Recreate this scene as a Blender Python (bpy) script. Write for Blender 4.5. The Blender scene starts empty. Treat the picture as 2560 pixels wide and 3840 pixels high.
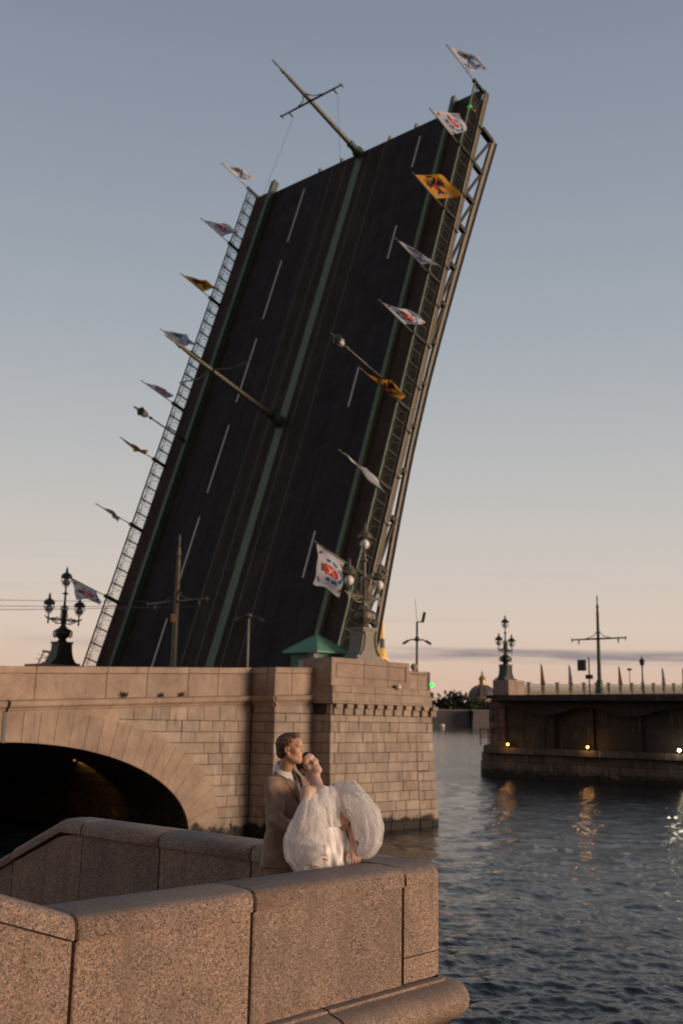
import bpy, bmesh, math, random
import numpy as np
from mathutils import Vector, Matrix
from math import sin, cos, pi, radians, sqrt, atan2

# world axes: x along the bridge (out over the river), y along the bank, z up, water at z = 0
scene = bpy.context.scene
COL = scene.collection
CAM_Z = 5.5
YAW = radians(42.35)                      # view heading, from x towards y
FW = Vector((cos(YAW), sin(YAW), 0)); RT = Vector((sin(YAW), -cos(YAW), 0))

# ------------------------------------------------------------------ camera
cd = bpy.data.cameras.new('camera'); cam = bpy.data.objects.new('camera', cd); COL.objects.link(cam)
cd.sensor_fit = 'VERTICAL'; cd.sensor_height = 36.0; cd.sensor_width = 24.0
cd.lens = 3889.52 / 3840 * 36
PIT = radians(11.312); ROLL = radians(1.063)
f_ = (FW * cos(PIT) + Vector((0, 0, sin(PIT)))).normalized(); r_ = RT.copy(); u_ = r_.cross(f_)
r2 = r_ * cos(ROLL) + u_ * sin(ROLL); u2 = u_ * cos(ROLL) - r_ * sin(ROLL)
cam.matrix_world = Matrix(((r2.x, u2.x, -f_.x, 0), (r2.y, u2.y, -f_.y, 0), (r2.z, u2.z, -f_.z, CAM_Z), (0, 0, 0, 1)))
cd.clip_start = 0.1; cd.clip_end = 9000
cd.dof.use_dof = True; cd.dof.focus_distance = 8.0; cd.dof.aperture_fstop = 2.3
scene.camera = cam

# ------------------------------------------------------------------ world sky at dusk
SUN_AZ = Vector((0.34, -0.94, 0)).normalized(); SUN_EL = radians(6)
world = bpy.data.worlds.new('World'); scene.world = world; world.use_nodes = True
nt = world.node_tree; nt.nodes.clear()
N = nt.nodes.new; Lk = nt.links.new
def mathn(t, op, a, b=None, c=None, clamp=False):
    n = t.nodes.new('ShaderNodeMath'); n.operation = op; n.use_clamp = clamp
    for i, x in enumerate((a, b, c)):
        if x is None: continue
        if isinstance(x, (int, float)): n.inputs[i].default_value = x
        else: t.links.new(x, n.inputs[i])
    return n.outputs[0]
def ramp(t, fac, stops, interp='LINEAR'):
    n = t.nodes.new('ShaderNodeValToRGB'); cr = n.color_ramp; cr.interpolation = interp
    while len(cr.elements) < len(stops): cr.elements.new(0.5)
    for e, (p, c) in zip(cr.elements, stops):
        e.position = p; e.color = (c[0], c[1], c[2], 1) if not isinstance(c, (int, float)) else (c, c, c, 1)
    if fac is not None: t.links.new(fac, n.inputs[0])
    return n.outputs[0]
def mix(t, fac, a, b, mode='MIX'):
    n = t.nodes.new('ShaderNodeMix'); n.data_type = 'RGBA'; n.blend_type = mode
    for i, x in ((0, fac), (6, a), (7, b)):
        if isinstance(x, (int, float)): n.inputs[i].default_value = x
        elif isinstance(x, (tuple, list)): n.inputs[i].default_value = (x[0], x[1], x[2], 1)
        else: t.links.new(x, n.inputs[i])
    return n.outputs[2]
def dotn(t, v, d):
    n = t.nodes.new('ShaderNodeVectorMath'); n.operation = 'DOT_PRODUCT'; t.links.new(v, n.inputs[0]); n.inputs[1].default_value = d
    return n.outputs['Value']
def noise(t, vec, scale, detail=4, rough=0.5, dist=0.0, dim='3D'):
    n = t.nodes.new('ShaderNodeTexNoise'); n.noise_dimensions = dim
    if vec is not None: t.links.new(vec, n.inputs['Vector'])
    n.inputs['Scale'].default_value = scale; n.inputs['Detail'].default_value = detail
    n.inputs['Roughness'].default_value = rough; n.inputs['Distortion'].default_value = dist
    return n
def srgb(r, g, b):
    f = lambda c: (c / 255 / 12.92) if c / 255 <= 0.04045 else ((c / 255 + 0.055) / 1.055) ** 2.4
    return (f(r), f(g), f(b))
tc = N('ShaderNodeTexCoord'); nv = N('ShaderNodeVectorMath'); nv.operation = 'NORMALIZE'; Lk(tc.outputs['Generated'], nv.inputs[0])
V = nv.outputs[0]
ez = dotn(nt, V, (0, 0, 1))
skycol = ramp(nt, ez, [(0.0, srgb(208, 175, 156)), (0.035, srgb(215, 185, 165)), (0.085, srgb(217, 198, 182)), (0.15, srgb(204, 196, 188)),
                       (0.25, srgb(184, 185, 186)), (0.36, srgb(163, 170, 178)), (0.46, srgb(148, 157, 169)), (0.60, srgb(130, 140, 156)), (1.0, srgb(84, 98, 124))])
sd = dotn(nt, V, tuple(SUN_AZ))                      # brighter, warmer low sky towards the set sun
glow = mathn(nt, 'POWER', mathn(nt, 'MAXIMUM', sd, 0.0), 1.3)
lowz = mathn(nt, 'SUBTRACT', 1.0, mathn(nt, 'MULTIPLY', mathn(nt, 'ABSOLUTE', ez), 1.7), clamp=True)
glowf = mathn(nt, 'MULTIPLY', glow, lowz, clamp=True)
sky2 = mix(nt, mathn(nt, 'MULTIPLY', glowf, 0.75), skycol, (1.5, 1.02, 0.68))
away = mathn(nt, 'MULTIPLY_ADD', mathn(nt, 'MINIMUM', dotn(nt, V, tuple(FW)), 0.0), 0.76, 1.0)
# thin dusk clouds low over the horizon
az = N('ShaderNodeMath'); az.operation = 'ARCTAN2'; Lk(dotn(nt, V, tuple(RT)), az.inputs[0]); Lk(dotn(nt, V, tuple(FW)), az.inputs[1])
cv = N('ShaderNodeCombineXYZ'); Lk(mathn(nt, 'MULTIPLY', az.outputs[0], 5.0), cv.inputs[0]); Lk(mathn(nt, 'MULTIPLY', ez, 85.0), cv.inputs[1])
cn = noise(nt, cv.outputs[0], 1.0, 5, 0.55, 0.4)
slope = mathn(nt, 'SUBTRACT', mathn(nt, 'SUBTRACT', ez, 0.0635), mathn(nt, 'MULTIPLY', mathn(nt, 'SINE', mathn(nt, 'MULTIPLY', az.outputs[0], 3.0)), -0.004))
band = mathn(nt, 'SUBTRACT', 1.0, mathn(nt, 'MULTIPLY', mathn(nt, 'ABSOLUTE', slope), 125.0), clamp=True)
side = mathn(nt, 'MULTIPLY_ADD', mathn(nt, 'SINE', mathn(nt, 'SUBTRACT', mathn(nt, 'MULTIPLY', az.outputs[0], 3.2), 0.1)), 0.5, 0.5)
cl = mathn(nt, 'MULTIPLY', mathn(nt, 'MULTIPLY', band, side), mathn(nt, 'MULTIPLY_ADD', cn.outputs[0], 5.0, -1.75), clamp=True)
wisp = ramp(nt, cn.outputs[0], [(0.60, 0.0), (0.78, 0.20)])
wz = mathn(nt, 'MULTIPLY', ramp(nt, ez, [(0.03, 0.0), (0.07, 1.0), (0.15, 0.6), (0.22, 0.0)]), wisp)
cl2 = mathn(nt, 'MAXIMUM', mathn(nt, 'MULTIPLY', mathn(nt, 'MULTIPLY', cl, 2.0, clamp=True), 0.9), wz)
sky3 = mix(nt, cl2, sky2, srgb(146, 134, 138))
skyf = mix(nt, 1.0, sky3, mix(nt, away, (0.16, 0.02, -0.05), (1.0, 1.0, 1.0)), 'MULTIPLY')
below = mathn(nt, 'LESS_THAN', ez, -0.002)
skyg = mix(nt, below, skyf, (0.05, 0.05, 0.05))
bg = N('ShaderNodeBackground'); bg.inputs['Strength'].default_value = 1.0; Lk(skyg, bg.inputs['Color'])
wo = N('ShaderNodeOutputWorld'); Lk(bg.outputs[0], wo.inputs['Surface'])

# ------------------------------------------------------------------ the low sun
sl = bpy.data.lights.new('sun', 'SUN'); so = bpy.data.objects.new('sun', sl); COL.objects.link(so)
sl.energy = 3.2; sl.angle = radians(24); sl.color = (1.0, 0.735, 0.535)
so.rotation_mode = 'QUATERNION'
so.rotation_quaternion = Vector((SUN_AZ.x * cos(SUN_EL), SUN_AZ.y * cos(SUN_EL), sin(SUN_EL))).to_track_quat('Z', 'Y')
so.location = (10, -20, 30)

vs = scene.view_settings; vs.view_transform = 'Standard'; vs.look = 'None'; vs.exposure = 0.0; vs.gamma = 1.0; vs.use_curve_mapping = False
cy = scene.cycles; cy.use_denoising = True; cy.max_bounces = 8; cy.transparent_max_bounces = 24
cy.sample_clamp_indirect = 4.0; cy.caustics_reflective = False; cy.caustics_refractive = False; cy.blur_glossy = 0.3

# ------------------------------------------------------------------ helpers
RNG = random.Random(7)
class MB:
    def __init__(s): s.v = []; s.f = []; s.m = []
    def add(s, verts, faces, mi=0):
        o = len(s.v); s.v += [tuple(p) for p in verts]
        for f in faces: s.f.append(tuple(i + o for i in f)); s.m.append(mi)
        return s
    def box(s, x0, x1, y0, y1, z0, z1, mi=0):
        return s.add([(x0, y0, z0), (x1, y0, z0), (x1, y1, z0), (x0, y1, z0), (x0, y0, z1), (x1, y0, z1), (x1, y1, z1), (x0, y1, z1)],
                     [(3, 2, 1, 0), (4, 5, 6, 7), (0, 1, 5, 4), (1, 2, 6, 5), (2, 3, 7, 6), (3, 0, 4, 7)], mi)
    def bar(s, p, q, w, h=None, up=(0, 0, 1), mi=0, w2=None):
        p = Vector(p); q = Vector(q); h = w if h is None else h; d = (q - p).normalized(); up = Vector(up)
        if abs(d.dot(up.normalized())) > 0.99: up = Vector((1, 0, 0)) if abs(d.x) < 0.9 else Vector((0, 1, 0))
        a = d.cross(up).normalized(); b = a.cross(d).normalized(); k = 1 if w2 is None else w2 / w
        vs = []
        for c, m in ((p, 1), (q, k)):
            for x, y in ((-1, -1), (1, -1), (1, 1), (-1, 1)): vs.append(c + a * (x * w / 2 * m) + b * (y * h / 2 * m))
        return s.add(vs, [(3, 2, 1, 0), (4, 5, 6, 7), (0, 1, 5, 4), (1, 2, 6, 5), (2, 3, 7, 6), (3, 0, 4, 7)], mi)
    def tube(s, pts, r, n=8, mi=0, cap=True):
        pts = [Vector(p) for p in pts]; m = len(pts); rs = r if isinstance(r, (list, tuple)) else [r] * m
        prev = None; vs = []
        for i, p in enumerate(pts):
            d = (pts[min(i + 1, m - 1)] - pts[max(i - 1, 0)]).normalized()
            if prev is None: a = d.orthogonal().normalized()
            else: a = (prev - d * prev.dot(d)).normalized()
            prev = a; b = d.cross(a)
            for k in range(n): t = 2 * pi * k / n; vs.append(p + a * (rs[i] * cos(t)) + b * (rs[i] * sin(t)))
        fs = []
        for i in range(m - 1):
            for k in range(n): k2 = (k + 1) % n; fs.append((i * n + k, i * n + k2, (i + 1) * n + k2, (i + 1) * n + k))
        if cap: fs.append(tuple(range(n - 1, -1, -1))); fs.append(tuple((m - 1) * n + k for k in range(n)))
        return s.add(vs, fs, mi)
    def lathe(s, prof, n=14, c=(0, 0, 0), mi=0, sq=None, ax=1.0, ay=1.0):
        vs = []; m = len(prof)
        for r, z in prof:
            for k in range(n):
                t = 2 * pi * (k + 0.5) / n; x, y = cos(t), sin(t)
                if sq:
                    e = (abs(x) ** sq + abs(y) ** sq) ** (-1 / sq); x, y = x * e, y * e
                vs.append((c[0] + r * x * ax, c[1] + r * y * ay, c[2] + z))
        fs = []
        for i in range(m - 1):
            for k in range(n): k2 = (k + 1) % n; fs.append((i * n + k, i * n + k2, (i + 1) * n + k2, (i + 1) * n + k))
        fs.append(tuple(range(n - 1, -1, -1))); fs.append(tuple((m - 1) * n + k for k in range(n)))
        return s.add(vs, fs, mi)
    def prism(s, poly, fr, c0, c1, mi=0):
        n = len(poly); vs = [fr(a, b, c0) for a, b in poly] + [fr(a, b, c1) for a, b in poly]
        fs = [tuple(range(n - 1, -1, -1)), tuple(range(n, 2 * n))]
        for k in range(n): k2 = (k + 1) % n; fs.append((k, k2, n + k2, n + k))
        return s.add(vs, fs, mi)
    def stone(s, poly, fr, front, back, ch=0.02, mi=0):
        """dressed block: outline poly, chamfered front edge"""
        n = len(poly); ca = sum(p[0] for p in poly) / n; cb = sum(p[1] for p in poly) / n
        da = max(p[0] for p in poly) - min(p[0] for p in poly); db = max(p[1] for p in poly) - min(p[1] for p in poly)
        ka = 1 - 2 * ch / max(da, 4 * ch); kb = 1 - 2 * ch / max(db, 4 * ch)
        ins = [(ca + (a - ca) * ka, cb + (b - cb) * kb) for a, b in poly]
        vs = [fr(a, b, back) for a, b in poly] + [fr(a, b, front - ch) for a, b in poly] + [fr(a, b, front) for a, b in ins]
        fs = [tuple(range(n - 1, -1, -1)), tuple(range(2 * n, 3 * n))]
        for k in range(n):
            k2 = (k + 1) % n; fs += [(k, k2, n + k2, n + k), (n + k, n + k2, 2 * n + k2, 2 * n + k)]
        return s.add(vs, fs, mi)
    def mesh(s, name, mats, smooth=False, fix=True):
        me = bpy.data.meshes.new(name); me.from_pydata(s.v, [], s.f)
        for m in (mats if isinstance(mats, (list, tuple)) else [mats]): me.materials.append(m)
        if max(s.m, default=0) > 0: me.polygons.foreach_set('material_index', s.m)
        if fix:
            bm = bmesh.new(); bm.from_mesh(me); bmesh.ops.recalc_face_normals(bm, faces=bm.faces); bm.to_mesh(me); bm.free()
        if smooth: me.polygons.foreach_set('use_smooth', [True] * len(me.polygons))
        me.update(); return me
    def build(s, name, mats, parent=None, smooth=False, fix=True):
        return link(name, s.mesh(name, mats, smooth, fix), parent)
def link(name, me, parent=None):
    o = bpy.data.objects.new(name, me); COL.objects.link(o)
    if parent is not None: o.parent = parent
    return o
def tag(o, label, cat, group=None):
    o['label'] = label; o['category'] = cat
    if group: o['group'] = group
    return o
def thing(name, label, cat, loc=(0, 0, 0), group=None, rot=None):
    o = bpy.data.objects.new(name, None); COL.objects.link(o); o.empty_display_size = 0.3
    o.location = loc
    if rot is not None: o.rotation_euler = rot
    return tag(o, label, cat, group)
def struct(o): o['kind'] = 'structure'; return o
def stuff(o): o['kind'] = 'stuff'; return o
def copy_thing(src, label, loc=None, group=None, rot=None):
    def cp(o, par):
        c = o.copy(); COL.objects.link(c)
        if par is not None: c.parent = par
        for ch in list(o.children): cp(ch, c)
        return c
    r = cp(src, None); r['label'] = label
    if group: r['group'] = group
    if loc is not None: r.location = loc
    if rot is not None: r.rotation_euler = rot
    return r
def frame(O, A, B, Nn):
    O = Vector(O); A = Vector(A); B = Vector(B); Nn = Vector(Nn)
    return lambda a, b, c: O + A * a + B * b + Nn * c
def smooth_by_angle(o, ang=35):
    me = o.data; me.polygons.foreach_set('use_smooth', [True] * len(me.polygons))
    me.set_sharp_from_angle(angle=radians(ang)); return o

# ------------------------------------------------------------------ materials
def newmat(name):
    m = bpy.data.materials.new(name); m.use_nodes = True; t = m.node_tree
    return m, t, t.nodes['Principled BSDF']
def simple(name, col, rough=0.6, metal=0.0, var=0.12, scale=6.0, bump=0.0, bscale=40.0, objrand=0.0, spec=0.5):
    m, t, b = newmat(name)
    tcn = t.nodes.new('ShaderNodeTexCoord')
    n = noise(t, tcn.outputs['Object'], scale, 5, 0.6)
    f = ramp(t, n.outputs[0], [(0.25, 1 - var), (0.75, 1 + var)])
    c = mix(t, 1.0, col, f, 'MULTIPLY')
    if objrand:
        oi = t.nodes.new('ShaderNodeObjectInfo')
        g = mathn(t, 'MULTIPLY_ADD', oi.outputs['Random'], 2 * objrand, 1 - objrand)
        c = mix(t, 1.0, c, g, 'MULTIPLY')
    t.links.new(c, b.inputs['Base Color']); b.inputs['Roughness'].default_value = rough; b.inputs['Metallic'].default_value = metal
    b.inputs['Specular IOR Level'].default_value = spec
    if bump:
        bn = noise(t, tcn.outputs['Object'], bscale, 4, 0.6); bp = t.nodes.new('ShaderNodeBump'); bp.inputs['Strength'].default_value = bump
        bp.inputs['Distance'].default_value = 0.02; t.links.new(bn.outputs[0], bp.inputs['Height']); t.links.new(bp.outputs[0], b.inputs['Normal'])
    return m
def emit(name, col, strength):
    m, t, b = newmat(name); b.inputs['Base Color'].default_value = (*col, 1); b.inputs['Emission Color'].default_value = (*col, 1)
    b.inputs['Emission Strength'].default_value = strength; return m

def road(name, col, worn, k):
    """asphalt with wheel tracks, dirt streaks and patches running along the lanes"""
    m, t, b = newmat(name); P = t.nodes.new('ShaderNodeTexCoord').outputs['Object']
    mp = t.nodes.new('ShaderNodeMapping'); mp.inputs['Scale'].default_value = (0.05, 1.5, 1.0); t.links.new(P, mp.inputs[0])
    a = noise(t, mp.outputs[0], 1.2, 5, 0.65); c = mix(t, ramp(t, a.outputs[0], [(0.38, 0.0), (0.66, k)]), col, worn)
    n = noise(t, P, 0.55, 5, 0.7, 0.4); c = mix(t, 1.0, c, ramp(t, n.outputs[0], [(0.3, 0.72), (0.7, 1.35)]), 'MULTIPLY')
    f = noise(t, P, 24, 4, 0.7); c = mix(t, 1.0, c, ramp(t, f.outputs[0], [(0.3, 0.8), (0.7, 1.2)]), 'MULTIPLY')
    t.links.new(c, b.inputs['Base Color']); b.inputs['Roughness'].default_value = 0.92; b.inputs['Specular IOR Level'].default_value = 0.25
    bp = t.nodes.new('ShaderNodeBump'); bp.inputs['Strength'].default_value = 0.3; bp.inputs['Distance'].default_value = 0.02; t.links.new(f.outputs[0], bp.inputs['Height']); t.links.new(bp.outputs[0], b.inputs['Normal'])
    return m
def granite_near():
    m, t, b = newmat('pink_granite'); tcn = t.nodes.new('ShaderNodeTexCoord'); P = tcn.outputs['Object']
    wn = noise(t, P, 30, 3, 0.6); wv = t.nodes.new('ShaderNodeVectorMath'); wv.operation = 'MULTIPLY_ADD'
    t.links.new(wn.outputs['Color'], wv.inputs[0]); wv.inputs[1].default_value = (0.02, 0.02, 0.02); t.links.new(P, wv.inputs[2])
    def vor(scale):
        v = t.nodes.new('ShaderNodeTexVoronoi'); v.inputs['Scale'].default_value = scale; t.links.new(wv.outputs[0], v.inputs['Vector'])
        s = t.nodes.new('ShaderNodeSeparateColor'); t.links.new(v.outputs['Color'], s.inputs[0]); return s.outputs
    a = vor(150); c2 = vor(95)
    base = ramp(t, a[0], [(0.0, (0.075, 0.062, 0.055)), (0.13, (0.10, 0.082, 0.07)), (0.20, (0.23, 0.175, 0.138)), (0.45, (0.31, 0.222, 0.168)), (0.7, (0.385, 0.262, 0.190)), (0.86, (0.43, 0.33, 0.258)), (1.0, (0.52, 0.44, 0.375))])
    big = ramp(t, c2[0], [(0.0, (0.45, 0.44, 0.44)), (0.16, (0.74, 0.72, 0.70)), (0.5, (1, 0.98, 0.96)), (1.0, (1.22, 1.10, 1.0))])
    c = mix(t, 0.8, base, big, 'MULTIPLY')
    ln = noise(t, P, 2.2, 5, 0.6); lf = ramp(t, ln.outputs[0], [(0.3, (0.72, 0.72, 0.74)), (0.7, (1.12, 1.08, 1.04))]); c = mix(t, 1.0, c, lf, 'MULTIPLY')
    oi = t.nodes.new('ShaderNodeObjectInfo'); c = mix(t, 1.0, c, mix(t, oi.outputs['Random'], (0.88, 0.88, 0.90), (1.10, 1.07, 1.03)), 'MULTIPLY')
    pt = noise(t, P, 5.5, 6, 0.7, 0.5); c = mix(t, ramp(t, pt.outputs[0], [(0.60, 0.0), (0.72, 0.35)]), c, (0.15, 0.12, 0.10))
    # weather grime: dull grey film on the upward faces, rain streaks
    geo = t.nodes.new('ShaderNodeNewGeometry'); sx = t.nodes.new('ShaderNodeSeparateXYZ'); t.links.new(geo.outputs['Normal'], sx.inputs[0])
    gn = noise(t, P, 14, 5, 0.7)
    gf = mathn(t, 'MULTIPLY', ramp(t, sx.outputs['Z'], [(0.35, 0.0), (0.9, 0.62)]), mathn(t, 'MULTIPLY_ADD', gn.outputs[0], 0.7, 0.6), clamp=True)
    c = mix(t, gf, c, (0.15, 0.138, 0.132))
    st = t.nodes.new('ShaderNodeMapping'); st.inputs['Scale'].default_value = (5, 5, 0.45); t.links.new(P, st.inputs[0])
    sn = noise(t, st.outputs[0], 1.6, 4, 0.6); sf = ramp(t, sn.outputs[0], [(0.50, 0.0), (0.66, 0.55)]); c = mix(t, sf, c, (0.19, 0.125, 0.085), 'MIX')
    t.links.new(c, b.inputs['Base Color']); b.inputs['Roughness'].default_value = 0.72
    bp = t.nodes.new('ShaderNodeBump'); bp.inputs['Strength'].default_value = 0.5; bp.inputs['Distance'].default_value = 0.006
    bn = noise(t, P, 110, 4, 0.7); t.links.new(mathn(t, 'ADD', a[1], mathn(t, 'MULTIPLY', bn.outputs[0], 1.5)), bp.inputs['Height']); t.links.new(bp.outputs[0], b.inputs['Normal'])
    return m
def granite_far(name, c0, c1, rnd=0.22, streak=0.5, sooty=0.0):
    """squared bridge granite: every block its own tone, soot, lime runs and rust"""
    m, t, b = newmat(name); tcn = t.nodes.new('ShaderNodeTexCoord'); P = tcn.outputs['Object']
    oi = t.nodes.new('ShaderNodeObjectInfo'); R_ = oi.outputs['Random']
    c = ramp(t, R_, [(0.0, c0), (1.0, c1)])
    wn = t.nodes.new('ShaderNodeTexWhiteNoise'); wn.noise_dimensions = '1D'; t.links.new(R_, wn.inputs['W'])
    c = mix(t, 1.0, c, mathn(t, 'MULTIPLY_ADD', wn.outputs['Value'], 2 * rnd, 1 - rnd), 'MULTIPLY')
    g = noise(t, P, 26, 6, 0.75); c = mix(t, 1.0, c, ramp(t, g.outputs[0], [(0.3, 0.72), (0.7, 1.22)]), 'MULTIPLY')
    l = noise(t, P, 0.7, 6, 0.7); c = mix(t, 1.0, c, ramp(t, l.outputs[0], [(0.3, (0.66, 0.64, 0.62)), (0.62, (1.10, 1.08, 1.06))]), 'MULTIPLY')
    st = t.nodes.new('ShaderNodeMapping'); st.inputs['Scale'].default_value = (3.0, 3.0, 0.55); t.links.new(P, st.inputs[0])
    sn = noise(t, st.outputs[0], 1.0, 4, 0.6); c = mix(t, ramp(t, sn.outputs[0], [(0.56, 0.0), (0.70, streak)]), c, (0.47, 0.43, 0.39))
    st2 = t.nodes.new('ShaderNodeMapping'); st2.inputs['Scale'].default_value = (2.2, 2.2, 0.4); st2.inputs['Location'].default_value = (7, 3, 1); t.links.new(P, st2.inputs[0])
    s2 = noise(t, st2.outputs[0], 1.3, 4, 0.6); c = mix(t, ramp(t, s2.outputs[0], [(0.58, 0.0), (0.74, 0.55)]), c, (0.10, 0.065, 0.045))
    # dark algae at the waterline (wandering edge)
    sx = t.nodes.new('ShaderNodeSeparateXYZ'); geo = t.nodes.new('ShaderNodeNewGeometry'); t.links.new(geo.outputs['Position'], sx.inputs[0])
    wnz = noise(t, P, 1.1, 5, 0.65); wl = mathn(t, 'SUBTRACT', sx.outputs['Z'], mathn(t, 'MULTIPLY', wnz.outputs[0], 1.7))
    c = mix(t, ramp(t, mathn(t, 'ADD', wl, 0.75), [(0.42, 1.0), (0.60, 0.0)]), c, (0.022, 0.017, 0.011))
    if sooty: c = mix(t, sooty, c, (0.03, 0.026, 0.024))
    t.links.new(c, b.inputs['Base Color']); b.inputs['Roughness'].default_value = 0.8
    bp = t.nodes.new('ShaderNodeBump'); bp.inputs['Strength'].default_value = 0.35; bp.inputs['Distance'].default_value = 0.03
    t.links.new(g.outputs[0], bp.inputs['Height']); t.links.new(bp.outputs[0], b.inputs['Normal'])
    return m
M = {}
M['granite'] = granite_near()
M['ashlar'] = granite_far('bridge_granite', (0.40, 0.315, 0.245), (0.345, 0.285, 0.23), 0.15, 0.75)
M['smooth_ashlar'] = granite_far('dressed_granite', (0.40, 0.295, 0.222), (0.365, 0.275, 0.21), 0.10, 0.2)
M['dark_ashlar'] = granite_far('dark_granite', (0.10, 0.07, 0.055), (0.06, 0.05, 0.042), 0.25, 0.3)  # one dark tone for all stones inside the vault
M['joint'] = simple('joint_mortar', (0.085, 0.064, 0.05), 0.9)
M['asphalt'] = road('asphalt', (0.030, 0.028, 0.029), (0.050, 0.043, 0.038), 0.7)
M['walk'] = road('pavement_asphalt', (0.060, 0.044, 0.035), (0.085, 0.064, 0.05), 0.6)
M['tram'] = road('tram_bed', (0.040, 0.031, 0.025), (0.064, 0.048, 0.037), 0.8)
M['rail'] = simple('rail_steel', (0.12, 0.12, 0.13), 0.4, 0.8)
M['paint_white'] = simple('road_paint', (0.62, 0.55, 0.52), 0.7, var=0.2, scale=5)
M['green_paint'] = simple('green_paint', (0.115, 0.165, 0.092), 0.55, var=0.2, scale=2)
M['green_dark'] = simple('dark_green_paint', (0.050, 0.088, 0.055), 0.5, var=0.3, scale=3)
M['rail_iron'] = simple('railing_iron', (0.022, 0.026, 0.018), 0.6, 0.0, var=0.3, scale=3, spec=0.3)
M['iron'] = simple('dark_iron', (0.040, 0.052, 0.040), 0.5, 0.2, var=0.3, scale=8)
M['iron_lit'] = simple('sunlit_iron', (0.13, 0.125, 0.085), 0.5, 0.1, var=0.3, scale=5)  # lighter copy of the iron with sunlight put into its colour
M['truss'] = simple('truss_paint', (0.20, 0.172, 0.125), 0.6, var=0.16, scale=1.5)
M['chord_dark'] = simple('shaded_chord_steel', (0.014, 0.012, 0.011), 0.8, var=0.3, spec=0.2)  # shade of the bottom chord's underside put into the colour
M['truss_dark'] = simple('sooty_steel', (0.035, 0.030, 0.024), 0.7, var=0.3, scale=2)
M['grey_metal'] = simple('grey_green_paint', (0.20, 0.185, 0.15), 0.55, var=0.15, scale=2)
M['glass'] = simple('milk_glass', (0.8, 0.78, 0.74), 0.25, var=0.05)
M['glass_blue'] = simple('shaded_milk_glass', (0.36, 0.38, 0.42), 0.25, var=0.05)  # darker copy of the milk glass, shade put into its colour
M['green_roof'] = simple('green_roof_paint', (0.12, 0.30, 0.20), 0.5, var=0.12, scale=2)
M['kiosk_wall'] = simple('green_wall_paint', (0.07, 0.19, 0.13), 0.55, var=0.15)
M['white'] = simple('white_paint', (0.7, 0.7, 0.68), 0.5)
M['black'] = simple('black_paint', (0.015, 0.015, 0.015), 0.5)
M['orange'] = simple('orange_sign', (0.75, 0.33, 0.04), 0.5, var=0.05)
M['leaf'] = simple('foliage', (0.040, 0.055, 0.030), 0.9, var=0.5, scale=0.4, objrand=0.2)
M['bark'] = simple('bark', (0.06, 0.045, 0.035), 0.9)
M['led_green'] = emit('green_signal', (0.03, 1.0, 0.08), 1.8)
M['led_red'] = emit('red_signal', (1.0, 0.05, 0.02), 1.5)
M['amber'] = emit('amber_lamp', (1.0, 0.40, 0.075), 9.0)
M['lampwhite'] = emit('white_lamp', (1.0, 0.86, 0.62), 30.0)
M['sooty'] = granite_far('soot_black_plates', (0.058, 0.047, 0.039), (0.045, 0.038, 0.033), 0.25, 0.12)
M['rust'] = simple('rusty_steel', (0.062, 0.044, 0.032), 0.8, var=0.3)
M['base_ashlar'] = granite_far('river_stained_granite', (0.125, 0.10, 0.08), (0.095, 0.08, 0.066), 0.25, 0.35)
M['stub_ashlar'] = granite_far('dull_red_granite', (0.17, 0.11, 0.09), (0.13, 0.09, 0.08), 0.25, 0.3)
M['deck_pale'] = simple('deck_edge_paint', (0.36, 0.30, 0.24), 0.7, var=0.15)
M['amber_dim'] = emit('dim_amber_lamp', (1.0, 0.42, 0.10), 0.4)
M['fort'] = simple('fortress_granite', (0.135, 0.125, 0.13), 0.9, var=0.12, scale=0.05)
M['fort2'] = simple('fortress_granite_light', (0.19, 0.165, 0.165), 0.9, var=0.12, scale=0.05)
M['fort_cap'] = simple('fortress_coping', (0.30, 0.26, 0.26), 0.9)
M['pale'] = simple('pale_paint', (0.8, 0.75, 0.6), 0.6)
M['church'] = simple('church_stucco', (0.42, 0.31, 0.23), 0.9, var=0.15, scale=0.2)
M['church2'] = simple('tower_stucco', (0.22, 0.17, 0.14), 0.9, var=0.2, scale=0.3)
M['dome'] = simple('slate_dome', (0.075, 0.075, 0.10), 0.6, var=0.15, scale=0.2)
M['gold'] = simple('gilding', (0.42, 0.27, 0.10), 0.45, 0.5, var=0.1)
M['gold_lit'] = simple('glowing_gilding', (0.70, 0.42, 0.10), 0.45, 0.3, var=0.1)
bb = M['gold_lit'].node_tree.nodes['Principled BSDF']; bb.inputs['Emission Color'].default_value = (1.0, 0.55, 0.12, 1); bb.inputs['Emission Strength'].default_value = 0.25  # gilding glows by itself in place of light falling on it
M['lit_win'] = emit('lit_window', (1.0, 0.35, 0.08), 1.2)
M['crane'] = simple('crane_paint', (0.17, 0.10, 0.10), 0.8)
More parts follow.
